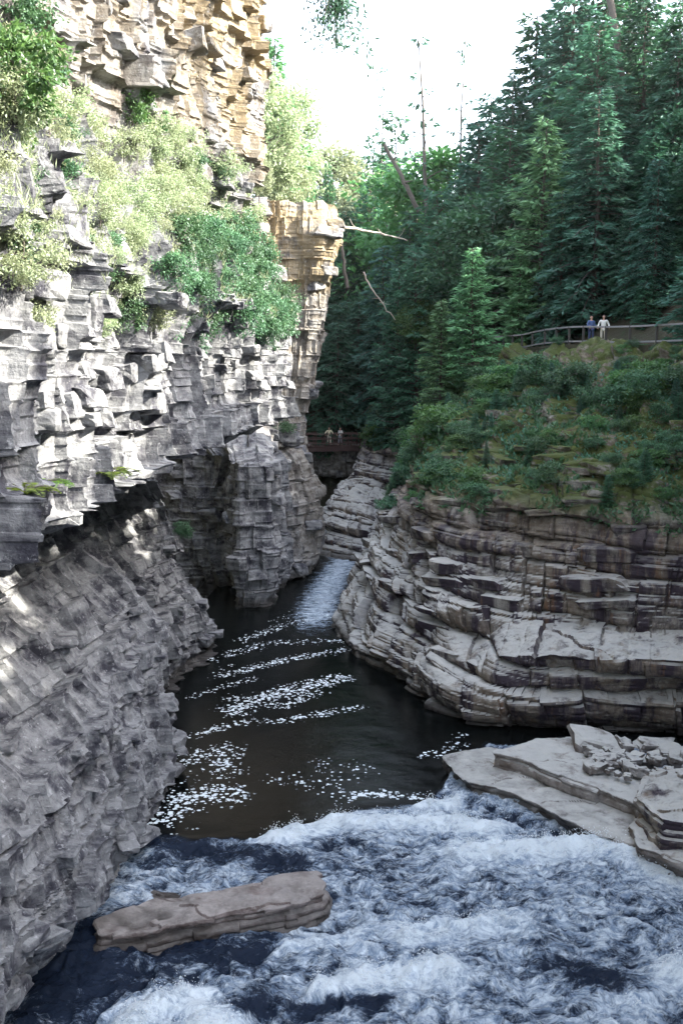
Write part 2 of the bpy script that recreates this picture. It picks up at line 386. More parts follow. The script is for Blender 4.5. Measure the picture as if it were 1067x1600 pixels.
def disp_left2(P0, s, n):
    d, tone = disp_left(P0, s, n)
    return d * .75, tone
def st2(pts, zs): return [(p[0], p[1], z) for p, z in zip(pts, zs)]
Z2 = [-1.5, 0, 1.6, 5.5, 8.3, 8.7, 11, 14, 17.8, 20.2, 20.9, 23.7, 25.6, 25.9]
far = [
 st2([(-24, 68)] * 6 + [(-24, 66)] * 8, Z2),
 st2([(-8.6, 67.5)] * 6 + [(-12, 68)] * 8, Z2),
 st2([(-7.0, 66)] * 6 + [(-10, 70)] * 8, Z2),
 st2([(-6.2, 60.8)] * 2 + [(-6.1, 60.6)] * 4 + [(-8, 72)] * 8, Z2),
 st2([(-4.9, 61.2)] * 2 + [(-4.4, 61)] * 4 + [(-6, 73)] * 8, Z2),
 st2([(-4.4, 68)] * 2 + [(-4.0, 68)] * 2 + [(-4.2, 68)] * 1 + [(-5.2, 71)] * 1 + [(-4.6, 74.3)] * 8, Z2),
 st2([(-3.0, 70), (-2.8, 70), (-2.4, 71), (-2.0, 71.5), (-3.0, 71.5), (-3.6, 74.5), (-3.4, 75), (-2.7, 75), (-2.2, 75), (-2.0, 75), (-1.9, 74.4), (-1.4, 74), (-1.5, 75), (-3, 80)], Z2),
 st2([(-2.6, 73), (-2.3, 73), (-1.8, 74), (-1.7, 74), (-2.7, 74), (-3.0, 76), (-3.0, 76), (-2.3, 76), (-1.5, 76), (-1.1, 76), (-.8, 75.2), (-.4, 75), (-.9, 76), (-3, 82)], Z2),
 st2([(-4.5, 82), (-4.4, 82), (-4, 83), (-4, 84), (-4, 84), (-4.2, 84), (-4, 84), (-3.5, 84), (-3, 84), (-2.5, 84), (-2, 84), (-1, 84), (-1, 84), (-4, 86)], Z2),
 st2([(-7, 94)] * 14, Z2),
]
fc, FP0, FP1, FN, _, _ = build_cliff('far_left_cliff', far, M['rock_l'], .0013, disp_left2, 1.0, flip=-1, vmid=4)
tag(fc, kind='structure')
zz = [-2, 3.4, 3.9, 5.2, 6.9, 7.0]
back_w = [[(x, yb, z) for z, yb in zip(zz, (112, 110, 98, 97.6, 97.2, 112))] for x in (-8, -4, 0, 2.6, 4.5)]
bw, *_ = build_cliff('bridge_cliff', back_w, M['rock_l'], .0014, disp_left2, 1.0, flip=-1)
tag(bw, kind='structure')

BR1 = strata_layers(11, .9, 2.2); BR2 = strata_layers(12, .3, .95); BR3 = strata_layers(13, .08, .3)
def disp_right(P0, s, n):
    x, y, z = P0[..., 0], P0[..., 1], P0[..., 2]
    zt = z - s * .045 + .35 * perlin(x * .12, y * .12, 2.0)
    a, t, e, lo, li, f = block_field(s, zt, BR1, 2.6, 21, .18, .3)
    a2, t2, e2, lo2, li2, f2 = block_field(s, zt, BR2, 1.8, 22, .14, .1)
    a3, t3, e3, lo3, li3, f3 = block_field(s, zt, BR3, 1.1, 23, .1, .05)
    rnd = lambda f: np.sqrt(np.clip(1 - (2 * f - 1) ** 2, 0, 1)) - .7
    hi = sstep(7.5, 9.5, z)
    d = fbm(x * .2, y * .2, z * .2, 2) * .5
    d = d + (rnd(f) * .16 + (a - .5) * .55 + (lo - .5) * .30 + t * 1.6) * (1 - .45 * hi)
    low = .55 + .45 * sstep(20, 6, s) * sstep(6, 3, z) + .2 * sstep(12, 22, s)
    d = d + (rnd(f2) * .09 + (a2 - .5) * .26 + (lo2 - .5) * .16 + t2 * 1.4) * low * (1 - .55 * hi)
    d = d + (rnd(f3) * .03 + (lo3 - .5) * .05)
    d = d - .2 * np.exp(-e / .06) - .09 * np.exp(-e2 / .04)
    d = d + fbm(x * 1.3, y * 1.3, z * 2.0, 3) * .12 + hi * fbm(x * .5, y * .5, z * .5, 4) * 1.3
    flat = sstep(.75, .95, n[..., 2]) * sstep(8, 6, z)
    d = d * (1 - flat * .8) + flat * (fbm(x * .25, y * .6, 3.0, 2) * .7 + ((a2 - .5) * .22 + t2 * 1.2) - .08 * np.exp(-e2 / .05) + fbm(x * 1.4, y * 2.4, 1.0, 4) * .16)
    return d, np.clip(a2 * .5 + a * .5, 0, 1)
def rs(*pts): return [tuple(p) for p in pts]
#  levels: -1.5 | foot 0 | lower edge | ledge edge | ledge back | rim | mid slope | path edge | path inner
right = [
 rs((40, 34, -1.5), (40, 34, 0), (40, 34, 2), (40, 35, 3.5), (40, 38, 4), (40, 40, 7.8), (40, 41, 11), (41, 43, 15.3), (42, 46, 15.3)),
 rs((22, 37.5, -1.5), (22, 37.5, 0), (22, 37.3, 2), (21.8, 37.5, 3.6), (21.8, 41, 4), (22, 42.2, 7.8), (24, 45.5, 11), (26.5, 50, 15.3), (27.5, 52, 15.3)),
 rs((13.4, 39.9, -1.5), (13.4, 39.7, 0), (13, 38.9, 2), (12.8, 38.4, 3.5), (13.6, 41.2, 3.8), (14.2, 42.4, 7.8), (16, 48, 11.6), (18.7, 55.5, 15.3), (20, 57.5, 15.3)),
 rs((9.1, 40, -1.5), (9.1, 39.8, 0), (8.7, 39.4, 2), (8.5, 39.6, 3.1), (9.6, 43.2, 3.7), (10.2, 44.5, 8.2), (11.7, 51, 11.8), (14.3, 61.5, 15.3), (16, 63, 15.3)),
 rs((6.6, 40.6, -1.5), (6.6, 40.4, 0), (6.3, 40.4, 1.6), (6.6, 41.3, 2.7), (7.6, 43.6, 3.4), (8.0, 45.8, 8.3), (9.8, 55, 11.9), (12.6, 69, 15.3), (14.2, 70, 15.3)),
 rs((4.8, 41.1, -1.5), (4.8, 41.1, 0), (4.8, 41.3, 1.2), (5.2, 42.4, 1.9), (5.8, 44.4, 2.8), (6.4, 47.5, 8.0), (8.4, 60, 11.9), (11.6, 78, 15.3), (13.5, 79, 15.3)),
 rs((3.4, 43.9, -1.5), (3.4, 43.9, 0), (3.5, 44.3, 1.3), (3.8, 45.2, 2.4), (4.2, 46.4, 3.6), (4.6, 49.8, 7.8), (6.8, 64, 11.2), (9.6, 86, 14.0), (12, 87, 14.5)),
 rs((1.9, 47.6, -1.5), (1.9, 47.6, 0), (2.2, 48.4, 1.2), (2.7, 49.3, 2.4), (3.1, 50.4, 3.6), (3.6, 53.6, 7.2), (5.6, 67, 9.8), (8.6, 90, 11), (11, 92, 12)),
 rs((.5, 51, -1.5), (.5, 51, 0), (1.0, 52, 1.2), (1.5, 53, 2.3), (1.9, 54, 3.5), (2.7, 57.6, 6.1), (4.8, 68, 8.6), (7.6, 92, 9), (10, 94, 10)),
 rs((-.15, 56.5, -1.5), (-.15, 56.5, 0), (.4, 57.5, 1.2), (1.0, 58.5, 2.3), (1.5, 59.5, 3.5), (2.7, 62, 6.0), (4.6, 69, 7.4), (7.0, 94, 8), (10, 96, 9)),
 rs((.5, 63, -1.5), (.5, 63, 0), (1.0, 63, 1.2), (1.5, 63.5, 2.2), (2.0, 64, 3.4), (3.2, 66, 5.4), (4.8, 71, 6.2), (7, 94, 7), (10, 96, 8)),
 rs((3.2, 70, -1.5), (3.2, 70, 0), (3.4, 70, 1.2), (3.6, 70, 2.2), (4.0, 70, 3.2), (4.6, 71, 4.6), (6, 75, 5.4), (7.5, 94, 7), (10, 96, 8)),
]
rc, RP0, RP1, RN, Rus, Rvv = build_cliff('right_cliff', right, M['rock_r'], .00155, disp_right, 1.0, smooth_u=True, flip=-1, vmid=3)
tag(rc, kind='structure')
r2 = [
 rs((8, 72, -1.5), (8, 72, 0), (8, 72, 2.4), (8, 75, 3.8), (8, 80, 4.2), (8, 83, 7.4), (9, 95, 7.8)),
 rs((4.2, 73.6, -1.5), (4.2, 73.6, 0), (4.6, 74.5, 2.2), (5, 77, 3.8), (5.6, 83, 4.0), (6.2, 85.5, 7.2), (7, 98, 7.6)),
 rs((1.6, 75, -1.5), (1.6, 75, 0), (2.2, 76.5, 2.0), (3, 79.5, 3.8), (3.6, 85.5, 4.0), (4.4, 88, 7.2), (5.4, 100, 7.6)),
 rs((-1.2, 77, -1.5), (-1.2, 77, 0), (-.4, 79, 2.2), (.4, 82, 4.0), (1.4, 87.5, 4.3), (2.2, 89.5, 7.2), (3.4, 101, 7.6)),
 rs((-2.6, 79.5, -1.5), (-2.6, 79.5, 0), (-1.7, 82, 2.4), (-.2, 85, 4.6), (.9, 88.5, 5.0), (1.7, 91, 7.2), (3, 102, 7.6)),
 rs((-2.4, 88, -1.5), (-2.4, 88, 0), (-1, 90, 2.4), (.6, 91, 4.6), (1.4, 93, 5.0), (2.0, 95, 7.2), (3.2, 104, 7.6)),
]
r2c, *_ = build_cliff('far_right_cliff', r2, M['rock_r'], .0013, disp_right, 1.0, smooth_u=True, flip=-1)
tag(r2c, kind='structure')

# ------------------------------------------------------------------ water
wx = np.linspace(-10, 16, 2)
ylines = [10.0]
while ylines[-1] < 118: ylines.append(ylines[-1] + max(.035, .0021 * math.hypot(ylines[-1], 15)) * (1.15 if ylines[-1] < 36 else 2.2))
ylines = np.array(ylines)
nx = 560
U = np.linspace(0, 1, nx)
xl = np.interp(ylines, [10, 50, 70, 118], [-9.5, -9.5, -8, -12]); xr = np.interp(ylines, [10, 30, 40, 46, 60, 80, 118], [18, 17, 15, 8, 6, 8, 8])
WX = xl[None, :] + U[:, None] * (xr - xl)[None, :]; WY = np.broadcast_to(ylines[None, :], WX.shape)
def poly_d(pts, px_, py_):
    """distance of points to a polyline"""
    pts = np.array(pts); best = np.full(px_.shape, 1e9)
    for a, b in zip(pts[:-1], pts[1:]):
        ab = b - a; t = np.clip(((px_ - a[0]) * ab[0] + (py_ - a[1]) * ab[1]) / (ab @ ab), 0, 1)
        best = np.minimum(best, np.hypot(px_ - a[0] - t * ab[0], py_ - a[1] - t * ab[1]))
    return best
def wl(*pp): return [PZ(a, b)[:2] for a, b in pp]
# rapids edge (nearer than this line the river breaks)
edge = np.array(wl((120, 1335), (230, 1300), (300, 1312), (400, 1312), (470, 1285), (560, 1270), (640, 1262), (690, 1235), (712, 1190), (760, 1165), (1100, 1165)))
es = np.argsort(edge[:, 0]); ey = np.interp(WX, edge[es, 0], edge[es, 1])
edn = fbm(WX * .5, WY * .5, 3.0, 3) * .7
rap = sstep(-.25, .5, ey + edn - WY)
deep = sstep(0, 6, ey - WY)
q = fbm(WX * .35, WY * .35, 7.0, 2)
# turbulence of the surface
rdg = lambda n_: 1 - np.abs(n_) * 2.2
qx = WX + .9 * fbm(WX * .6, WY * .6, 11.0, 2); qy = WY + .9 * fbm(WX * .6, WY * .6, 12.0, 2)
tur = rdg(fbm(qx * .75, qy * 1.1, 13.0, 2)) * .16 + rdg(fbm(qx * 1.9, qy * 2.6, 14.0, 2)) * .075 + rdg(fbm(qx * 4.5, qy * 6.0, 15.0, 2)) * .03
wz = rap * tur + rap * (fbm(WX * .55 + .4 * q, WY * .9, 1.0, 3) * .34 + fbm(WX * 2.2 + q, WY * 3.0 + q, 2.0, 3) * .12 + np.abs(fbm(WX * 5 + q * 3, WY * 7, 4.0, 2)) * .06)
def crest(pts, h, w):
    d = poly_d(wl(*pts), WX, WY); return h * np.exp(-(d / w) ** 2), np.exp(-(d / (w * 1.3)) ** 2)
foam = .52 * rap
dark = np.zeros_like(WX)
for pts, h, w, fo in [(((730, 1345), (830, 1338), (950, 1335), (1067, 1385)), .32, .45, .5),
                      (((430, 1315), (520, 1290), (640, 1290), (760, 1300)), .12, .5, .45),
                      (((560, 1268), (640, 1262), (700, 1262)), .04, .3, .5),  # bright sky reflection, painted in as whiter foam
                      (((690, 1190), (740, 1235), (820, 1262), (950, 1310)), .10, .35, .22),
                      (((640, 1470), (760, 1450), (800, 1450)), .15, .4, .25),
                      (((500, 1560), (560, 1545), (700, 1530)), .22, .4, .4),
                      (((220, 1600), (300, 1575), (330, 1640)), .2, .5, .5),
                      (((980, 1580), (1067, 1540)), .2, .5, .3), (((440, 1500), (560, 1480), (640, 1480)), .1, .4, .1)]:
    a, b = crest(pts, h, w); wz += a * rap; foam = np.maximum(foam, foam + b * fo)
for pts, w, dk in [(((250, 1325), (320, 1335), (450, 1362)), .8, .34), (((160, 1470), (300, 1490), (380, 1500)), 1.0, .30),
                   (((110, 1530), (180, 1560), (250, 1575)), 1.0, .30), (((350, 1590), (420, 1575), (480, 1590)), .45, .30),
                   (((130, 1480), (60, 1600)), 1.0, .3), (((860, 1310), (940, 1330)), .45, .14), (((920, 1540), (1000, 1560)), .5, .3), (((500, 1585), (540, 1570), (600, 1570)), .25, .4),
                   (((720, 1280), (800, 1285)), .22, .3), (((540, 1340), (640, 1400)), .8, .1), (((860, 1500), (960, 1560), (1067, 1590)), .6, .16)]:
    b = np.exp(-(poly_d(wl(*pts), WX, WY) / w) ** 2); foam -= b * dk * rap * .74
foam = foam + rap * (tur - .17) * .9
# smooth pool with drifting flecks of froth
fleck = np.zeros_like(WX)
for pts, w, a in [(((365, 1110), (430, 1085), (530, 1060)), .75, 1.0), (((300, 1150), (370, 1130), (450, 1125), (560, 1105)), .4, .85),
                  (((240, 1280), (290, 1245), (350, 1240)), 1.0, .9), (((290, 1190), (350, 1170), (340, 1200)), .9, .75), (((350, 1055), (450, 1030), (540, 1015)), .5, .8),
                  (((440, 1215), (520, 1230), (560, 1200)), .8, .6), (((230, 1305), (300, 1290)), .5, .5), (((500, 1190), (540, 1250)), .5, .6),
                  (((330, 1030), (420, 1005), (540, 1000)), .7, .65), (((380, 1000), (450, 975), (520, 960)), .6, .7), (((300, 1090), (340, 1075), (400, 1060)), .4, .7), (((280, 1230), (320, 1215), (380, 1205)), .6, .6), (((360, 1090), (440, 1105), (500, 1080)), .5, .8), (((430, 970), (480, 950)), .7, .5), (((660, 1180), (720, 1165)), .35, .7), (((540, 1245), (600, 1240), (650, 1245)), .35, 1.0),
                  (((690, 1180), (720, 1150)), .4, .6), (((320, 1060), (360, 1040)), .4, .5)]:
    b = np.exp(-(poly_d(wl(*pts), WX, WY) / (w * 1.35)) ** 2) * min(1.1, a * 1.12); fleck = np.maximum(fleck, b)
fleck *= 1 - rap
far_r = np.exp(-(poly_d(wl((545, 868), (520, 905), (500, 945), (485, 1000)), WX, WY) / 2.0) ** 2) * sstep(49, 60, WY)
foam = foam + far_r * .62
wz += far_r * fbm(WX * .6, WY * .9, 9.0, 3) * .12
wz += fbm(WX * .8, WY * 1.2, 5.0, 2) * .010
v = np.stack([WX, WY, wz], -1)
def water_mat():
    m, nt = new_mat('river_water'); k = N(nt)
    P = k.n('ShaderNodeNewGeometry').outputs['Position']
    fo = k.attr('foam'); fl = k.attr('fleck'); rp = k.attr('rapid')
    w1 = k.n('ShaderNodeTexNoise'); k.L(P, w1.inputs['Vector']); w1.inputs['Scale'].default_value = .8; w1.inputs['Detail'].default_value = 2
    off = k.vscale(w1.outputs['Color'], (1.2, 1.2, 0))
    ad = k.n('ShaderNodeVectorMath', operation='ADD'); k.L(P, ad.inputs[0]); k.L(off, ad.inputs[1]); W = ad.outputs[0]
    n1 = k.noise(k.vscale(W, (1.0, 1.7, 1)), 1.5, 10, .76, .15)
    n2 = k.noise(k.vscale(W, (1, 1.5, 1)), 8.0, 6, .8, .2)
    s = k.math('ADD', k.math('MULTIPLY', n1, .6), k.math('MULTIPLY', n2, .4))
    thr = k.math('SUBTRACT', .78, k.math('MULTIPLY', fo, .55))
    mask = k.step(k.math('SUBTRACT', s, thr), -.09, .07)
    vo = k.n('ShaderNodeTexVoronoi'); k.L(k.vscale(P, (1, 1.15, 1)), vo.inputs['Vector']); vo.inputs['Scale'].default_value = 6.5; vo.inputs['Randomness'].default_value = 1
    vc = k.n('ShaderNodeSeparateColor'); k.L(vo.outputs['Color'], vc.inputs[0])
    rad = k.math('MULTIPLY', k.math('ADD', .12, k.math('MULTIPLY', vc.outputs[1], .5)), k.math('ADD', .25, fl))
    dot = k.step(k.math('ADD', vo.outputs['Distance'], k.math('MULTIPLY', k.noise(P, 16, 3), .25)), k.math('ADD', rad, .14), k.math('ADD', rad, .04))
    clump = k.noise(k.vscale(W, (1, 2.0, 1)), 1.1, 4, .6)
    on = k.step(k.math('ADD', k.math('ADD', k.math('MULTIPLY', vc.outputs[0], .4), clump), k.math('MULTIPLY', fl, .9)), 1.18, 1.3)
    lace = k.math('MULTIPLY', dot, on)
    mask = k.math('MAXIMUM', mask, lace, clamp=True)
    n3 = k.noise(k.vscale(W, (1.2, 1.9, 1)), 3.2, 9, .8, .1)
    wht = k.step(k.math('ADD', k.math('ADD', n3, k.math('MULTIPLY', n1, .5)), k.math('MULTIPLY', fo, .42)), .86, 1.2)
    wht = k.math('MAXIMUM', wht, lace)
    shade = k.mix(wht, (.17, .25, .37), (.80, .88, .93))
    fb = k.n('ShaderNodeBsdfPrincipled'); k.L(shade, fb.inputs['Base Color']); fb.inputs['Roughness'].default_value = .55
    wb = k.n('ShaderNodeBsdfPrincipled'); k.L(k.mix(rp, (.004, .005, .005), (.012, .02, .04)), wb.inputs['Base Color']); wb.inputs['Roughness'].default_value = .06; wb.inputs['IOR'].default_value = 1.3; wb.inputs['Specular IOR Level'].default_value = .2
    bu = k.n('ShaderNodeBump'); bu.inputs['Distance'].default_value = .05
    k.L(k.math('ADD', .13, k.math('MULTIPLY', k.math('MAXIMUM', rp, fo, clamp=True), .9)), bu.inputs['Strength'])
    hh = k.math('ADD', k.noise(k.vscale(W, (1, 2.2, 1)), 3.0, 4, .6), k.math('MULTIPLY', n2, .8)); k.L(hh, bu.inputs['Height'])
    k.L(bu.outputs[0], wb.inputs['Normal']); k.L(bu.outputs[0], fb.inputs['Normal'])
    mx = k.n('ShaderNodeMixShader'); k.L(mask, mx.inputs[0]); k.L(wb.outputs[0], mx.inputs[1]); k.L(fb.outputs[0], mx.inputs[2])
    o = k.n('ShaderNodeOutputMaterial'); k.L(mx.outputs[0], o.inputs[0]); return m
M['water'] = water_mat()
wa = link('river', np_mesh('river', v.reshape(-1, 3), grid_faces(nx, len(ylines)), M['water'], True, {'foam': np.clip(foam, 0, 1.3), 'fleck': fleck, 'rapid': rap}))
tag(wa, kind='structure')
# drops thrown up over the crests
sr = np.random.default_rng(31); ii = np.argwhere((foam > .72) & (rap > .8) & (tur > .2)); ii = ii[sr.integers(0, len(ii), 7000)]
cp = v[ii[:, 0], ii[:, 1]] + sr.normal(0, .05, (7000, 3)) + np.stack([np.zeros(7000), np.zeros(7000), .03 + sr.exponential(.06, 7000)], -1)
octv = np.array([(1, 0, 0), (-1, 0, 0), (0, 1, 0), (0, -1, 0), (0, 0, 1), (0, 0, -1)], float); octf = np.array([(0, 2, 4), (2, 1, 4), (1, 3, 4), (3, 0, 4), (2, 0, 5), (1, 2, 5), (3, 1, 5), (0, 3, 5)])
sv = (cp[:, None] + octv[None] * sr.uniform(.006, .022, 7000)[:, None, None]).reshape(-1, 3); sf = (octf[None] + (np.arange(7000) * 6)[:, None, None]).reshape(-1, 3)
sm_, snt = new_mat('spray_drops'); sk_ = N(snt); sb_ = sk_.n('ShaderNodeBsdfPrincipled'); sb_.inputs['Base Color'].default_value = (.85, .9, .93, 1); sb_.inputs['Roughness'].default_value = .3
so_ = sk_.n('ShaderNodeOutputMaterial'); sk_.L(sb_.outputs[0], so_.inputs[0])
tag(link('spray', np_mesh('spray', sv, sf, sm_, True)), kind='stuff')

# ------------------------------------------------------------------ surface points on the cliffs
_hs = {}
def surf(P1, x, y, key):
    """height of a lofted bank at (x, y) - nearest sample"""
    if key not in _hs: _hs[key] = P1[::6, ::6].reshape(-1, 3)
    q = _hs[key]; d = (q[:, 0] - x) ** 2 + (q[:, 1] - y) ** 2
    i = np.where(d < .35)[0]
    return None if len(i) == 0 else float(q[i, 2].max())
def gz(x, y):
    z = float(H(x, y))
    for P1, key in ((RP1, 'r'), (FP1, 'f'), (LP1, 'l')):
        s = surf(P1, x, y, key)
        if s is not None: z = max(z, s)
    return z

# ------------------------------------------------------------------ foliage builders (numpy)
def kites(c, d, up, L, W, tone, fold=.25):
    """c centres (n,3), d unit directions, up unit normals, L lengths, W widths"""
    side = np.cross(d, up); side /= np.maximum(np.linalg.norm(side, axis=1)[:, None], 1e-6)
    n = np.cross(side, d)
    L = L[:, None]; W = W[:, None]
    p0 = c; p1 = c + d * L * .45 + side * W * .5 - n * W * fold; p2 = c + d * L; p3 = c + d * L * .45 - side * W * .5 - n * W * fold
    v = np.stack([p0, p1, p2, p3], 1).reshape(-1, 3)
    f = np.arange(len(c) * 4).reshape(-1, 4)
    return v, f, np.repeat(tone, 4)
def unit(a): return a / np.maximum(np.linalg.norm(a, axis=-1, keepdims=True), 1e-6)
def tubes(paths, nseg=6):
    """paths: list of (points (k,3), radii (k)) -> verts, quads"""
    V, F, o = [], [], 0
    for p, r in paths:
        p = np.asarray(p, float); r = np.asarray(r, float)
        t = unit(np.gradient(p, axis=0)); ref = np.where(np.abs(t[:, 2:3]) > .9, np.array([[1., 0, 0]]), np.array([[0, 0, 1.]]))
        a = unit(np.cross(t, ref)); b = np.cross(t, a)
        an = np.linspace(0, 2 * np.pi, nseg, endpoint=False)
        ring = p[:, None] + r[:, None, None] * (np.cos(an)[None, :, None] * a[:, None] + np.sin(an)[None, :, None] * b[:, None])
        k = len(p); V.append(ring.reshape(-1, 3))
        I, J = np.meshgrid(np.arange(k - 1), np.arange(nseg), indexing='ij'); J2 = (J + 1) % nseg
        F.append(np.stack([I * nseg + J, I * nseg + J2, (I + 1) * nseg + J2, (I + 1) * nseg + J], -1).reshape(-1, 4) + o)
        o += k * nseg
    return np.concatenate(V), np.concatenate(F)
def conifer(seed, h=16.0, rad=3.0, nb=120, per=80, base=.06, droop=.35, spr=.42, power=.8, mat='hemlock', sparse=0.0, lift=0.0, lean=0.0):
    r = np.random.default_rng(seed)
    tz = np.linspace(0, h, 12); wob = np.cumsum(r.normal(0, .05, (12, 2)), 0) * np.linspace(0, 1, 12)[:, None]
    tp = np.stack([wob[:, 0] + lean * (tz / h) ** 1.5 * h, wob[:, 1], tz], 1)
    tr = np.interp(tz, [0, h], [.022 * h * .55, .02])
    paths = [(tp, tr)]
    C, D, Up, Ls, Ws, T = [], [], [], [], [], []
    az0 = r.uniform(0, 6.28); lobes = r.uniform(.75, 1.2, 9)
    for i in range(nb):
        t = base + (1 - base) * (i + r.uniform(0, 1)) / nb
        az = az0 + i * 2.39996 + r.normal(0, .2)
        L = rad * max(.06, (1 - t)) ** power * min(1, .45 + (t - base) * 4) * r.uniform(.62, 1.18) * lobes[int(az / .7) % 9]
        if sparse and r.random() < sparse: continue
        z0 = t * h; c0 = np.array([np.interp(z0, tz, tp[:, 0]), np.interp(z0, tz, tp[:, 1]), z0])
        el = .30 + lift - .55 * (1 - t) + r.normal(0, .08)
        dh = np.array([math.cos(az), math.sin(az), 0.0]); sd = np.array([-math.sin(az), math.cos(az), 0.0])
        def pt(q): return c0 + dh * L * q[..., None] + np.array([0, 0, 1.0]) * (L * (math.sin(el) * q - droop * q ** 2.2))[..., None]
        qq = np.linspace(0, 1, 5); paths.append((pt(qq), np.linspace(.018 * L + .012, .006, 5)))
        n = max(6, int(per * (L / rad) ** 1.1))
        q = r.uniform(.12, 1.0, n) ** .75; lat = r.uniform(-1, 1, n) * (1.05 - q * .8) * .42 * L
        c = pt(q) + sd * lat[:, None] + r.normal(0, .06, (n, 3)) + np.array([0, 0, -1]) * (np.abs(lat) * .25)[:, None]
        d = dh * (0.75 - .0 * q)[:, None] + sd * np.sign(lat)[:, None] * r.uniform(.2, 1.1, n)[:, None] + np.array([0, 0, 1]) * r.normal(-.28 - .3 * droop, .32, n)[:, None]
        C.append(c); D.append(unit(d)); Up.append(unit(np.array([0, 0, 1.0]) + r.normal(0, .38, (n, 3))))
        Ls.append(spr * r.uniform(.6, 1.35, n)); Ws.append(spr * r.uniform(.32, .55, n))
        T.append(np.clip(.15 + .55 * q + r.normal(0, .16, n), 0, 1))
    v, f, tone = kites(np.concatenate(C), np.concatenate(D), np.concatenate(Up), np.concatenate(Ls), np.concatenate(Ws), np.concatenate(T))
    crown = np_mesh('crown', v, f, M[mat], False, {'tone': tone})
    tv, tf = tubes(paths, 6); trunk = np_mesh('trunk', tv, tf, M['bark'], True)
    return dict(crown=crown, trunk=trunk, h=h, tris=len(f) * 2 + len(tf) * 2)
def leafy(seed, h=3.0, rad=1.6, limbs=14, clumps=40, per=60, leaf=.12, mat='shrub', flat=.7, stem=.35, droop=0.0, clr=.38):
    """deciduous tree or shrub: limbs that end in loose clumps of leaves"""
    r = np.random.default_rng(seed); paths = []; C, D, Up, Ls, Ws, T = [], [], [], [], [], []
    top = np.array([r.normal(0, .05) * h, r.normal(0, .05) * h, h * .8])
    k = np.linspace(0, 1, 6)
    if stem > 0: paths.append((np.outer(k, top) + r.normal(0, .015 * h, (6, 3)) * k[:, None], np.interp(k, [0, 1], [.02 * h, .006 * h])))
    for i in range(clumps):
        a = r.uniform(0, 6.28); u = r.random() ** .55; zz_ = r.uniform(0, 1)
        prof = math.sin(math.pi * (0.12 + .80 * zz_)) ** .6
        cc = np.array([math.cos(a) * rad * u * prof, math.sin(a) * rad * u * prof, h * (stem + (1 - stem) * zz_) - droop * u * u * h])
        s0 = top * (.25 + .6 * zz_) if stem > 0 else np.array([0, 0, 0.0])
        if i < limbs:
            mid = (s0 + cc) / 2 + r.normal(0, .05 * h, 3); paths.append((np.array([s0, mid, cc]), np.array([.009 * h, .006 * h, .003 * h])))
        n = int(per * r.uniform(.5, 1.3)); cr = clr * rad * r.uniform(.6, 1.2)
        o = unit(r.normal(0, 1, (n, 3))); o[:, 2] *= flat; rr = r.random(n)[:, None] ** .45
        c = cc + o * rr * cr
        d = unit(o * .7 + r.normal(0, .55, (n, 3)) + np.array([0, 0, -.35]))
        C.append(c); D.append(d); Up.append(unit(np.array([0, 0, 1.]) + r.normal(0, .5, (n, 3))))
        Ls.append(leaf * r.uniform(.6, 1.4, n)); Ws.append(leaf * r.uniform(.45, .8, n))
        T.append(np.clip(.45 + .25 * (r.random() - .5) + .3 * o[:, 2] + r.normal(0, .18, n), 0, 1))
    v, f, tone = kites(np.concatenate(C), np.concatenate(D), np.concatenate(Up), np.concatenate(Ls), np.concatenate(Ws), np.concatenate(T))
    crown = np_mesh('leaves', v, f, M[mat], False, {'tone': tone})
    tv, tf = tubes(paths, 5); trunk = np_mesh('stem', tv, tf, M['bark'], True)
    return dict(crown=crown, trunk=trunk, h=h, tris=len(f) * 2)
K = {
 'hem': [conifer(21 + i, 16, 3.1, 140, 110, .03, .38, .40, .58) for i in range(3)],
 'ced': [conifer(31 + i, 12, 2.5, 130, 100, .02, .15, .34, .5, 'cedar', lift=.3) for i in range(3)],
 'lced': [conifer(37 + i, 12, 2.5, 125, 90, .03, .12, .38, .62, 'lcedar', lift=.3) for i in range(2)],
 'pine': [conifer(41 + i, 18, 3.2, 46, 85, .42, .1, .5, .5, 'cedar', sparse=.25, lift=.25, lean=.04) for i in range(2)],
 'snag': [conifer(51 + i, 18, 2.2, 34, 7, .45, .2, .4, .6, 'hemlock', sparse=.35, lift=.35, lean=.06) for i in range(2)],
 'broad': [leafy(61 + i, 11, 3.6, 22, 85, 130, .32, 'broad', .7, .3) for i in range(2)],
 'dbroad': [leafy(64 + i, 11, 3.6, 22, 85, 130, .32, 'dbroad', .7, .2) for i in range(2)],
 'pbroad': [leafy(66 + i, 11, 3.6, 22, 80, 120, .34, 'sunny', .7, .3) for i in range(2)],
 'shrub': [leafy(71 + i, 2.6, 1.5, 14, 34, 60, .20, 'shrub', .7, .12) for i in range(3)],
 'shrubl': [leafy(81 + i, 2.4, 1.5, 12, 32, 55, .22, 'broad', .6, .15) for i in range(2)],
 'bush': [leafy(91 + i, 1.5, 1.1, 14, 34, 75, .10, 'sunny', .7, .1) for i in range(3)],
 'bushg': [leafy(101 + i, 1.3, .95, 12, 28, 75, .11, 'shrub', .7, .1) for i in range(2)],
}
PARTN = {'hem': ('crown', 'trunk'), 'ced': ('crown', 'trunk'), 'lced': ('crown', 'trunk'), 'pine': ('crown', 'trunk'), 'snag': ('crown', 'trunk'), 'broad': ('crown', 'trunk'), 'pbroad': ('crown', 'trunk'), 'dbroad': ('crown', 'trunk')}
cnt = {}
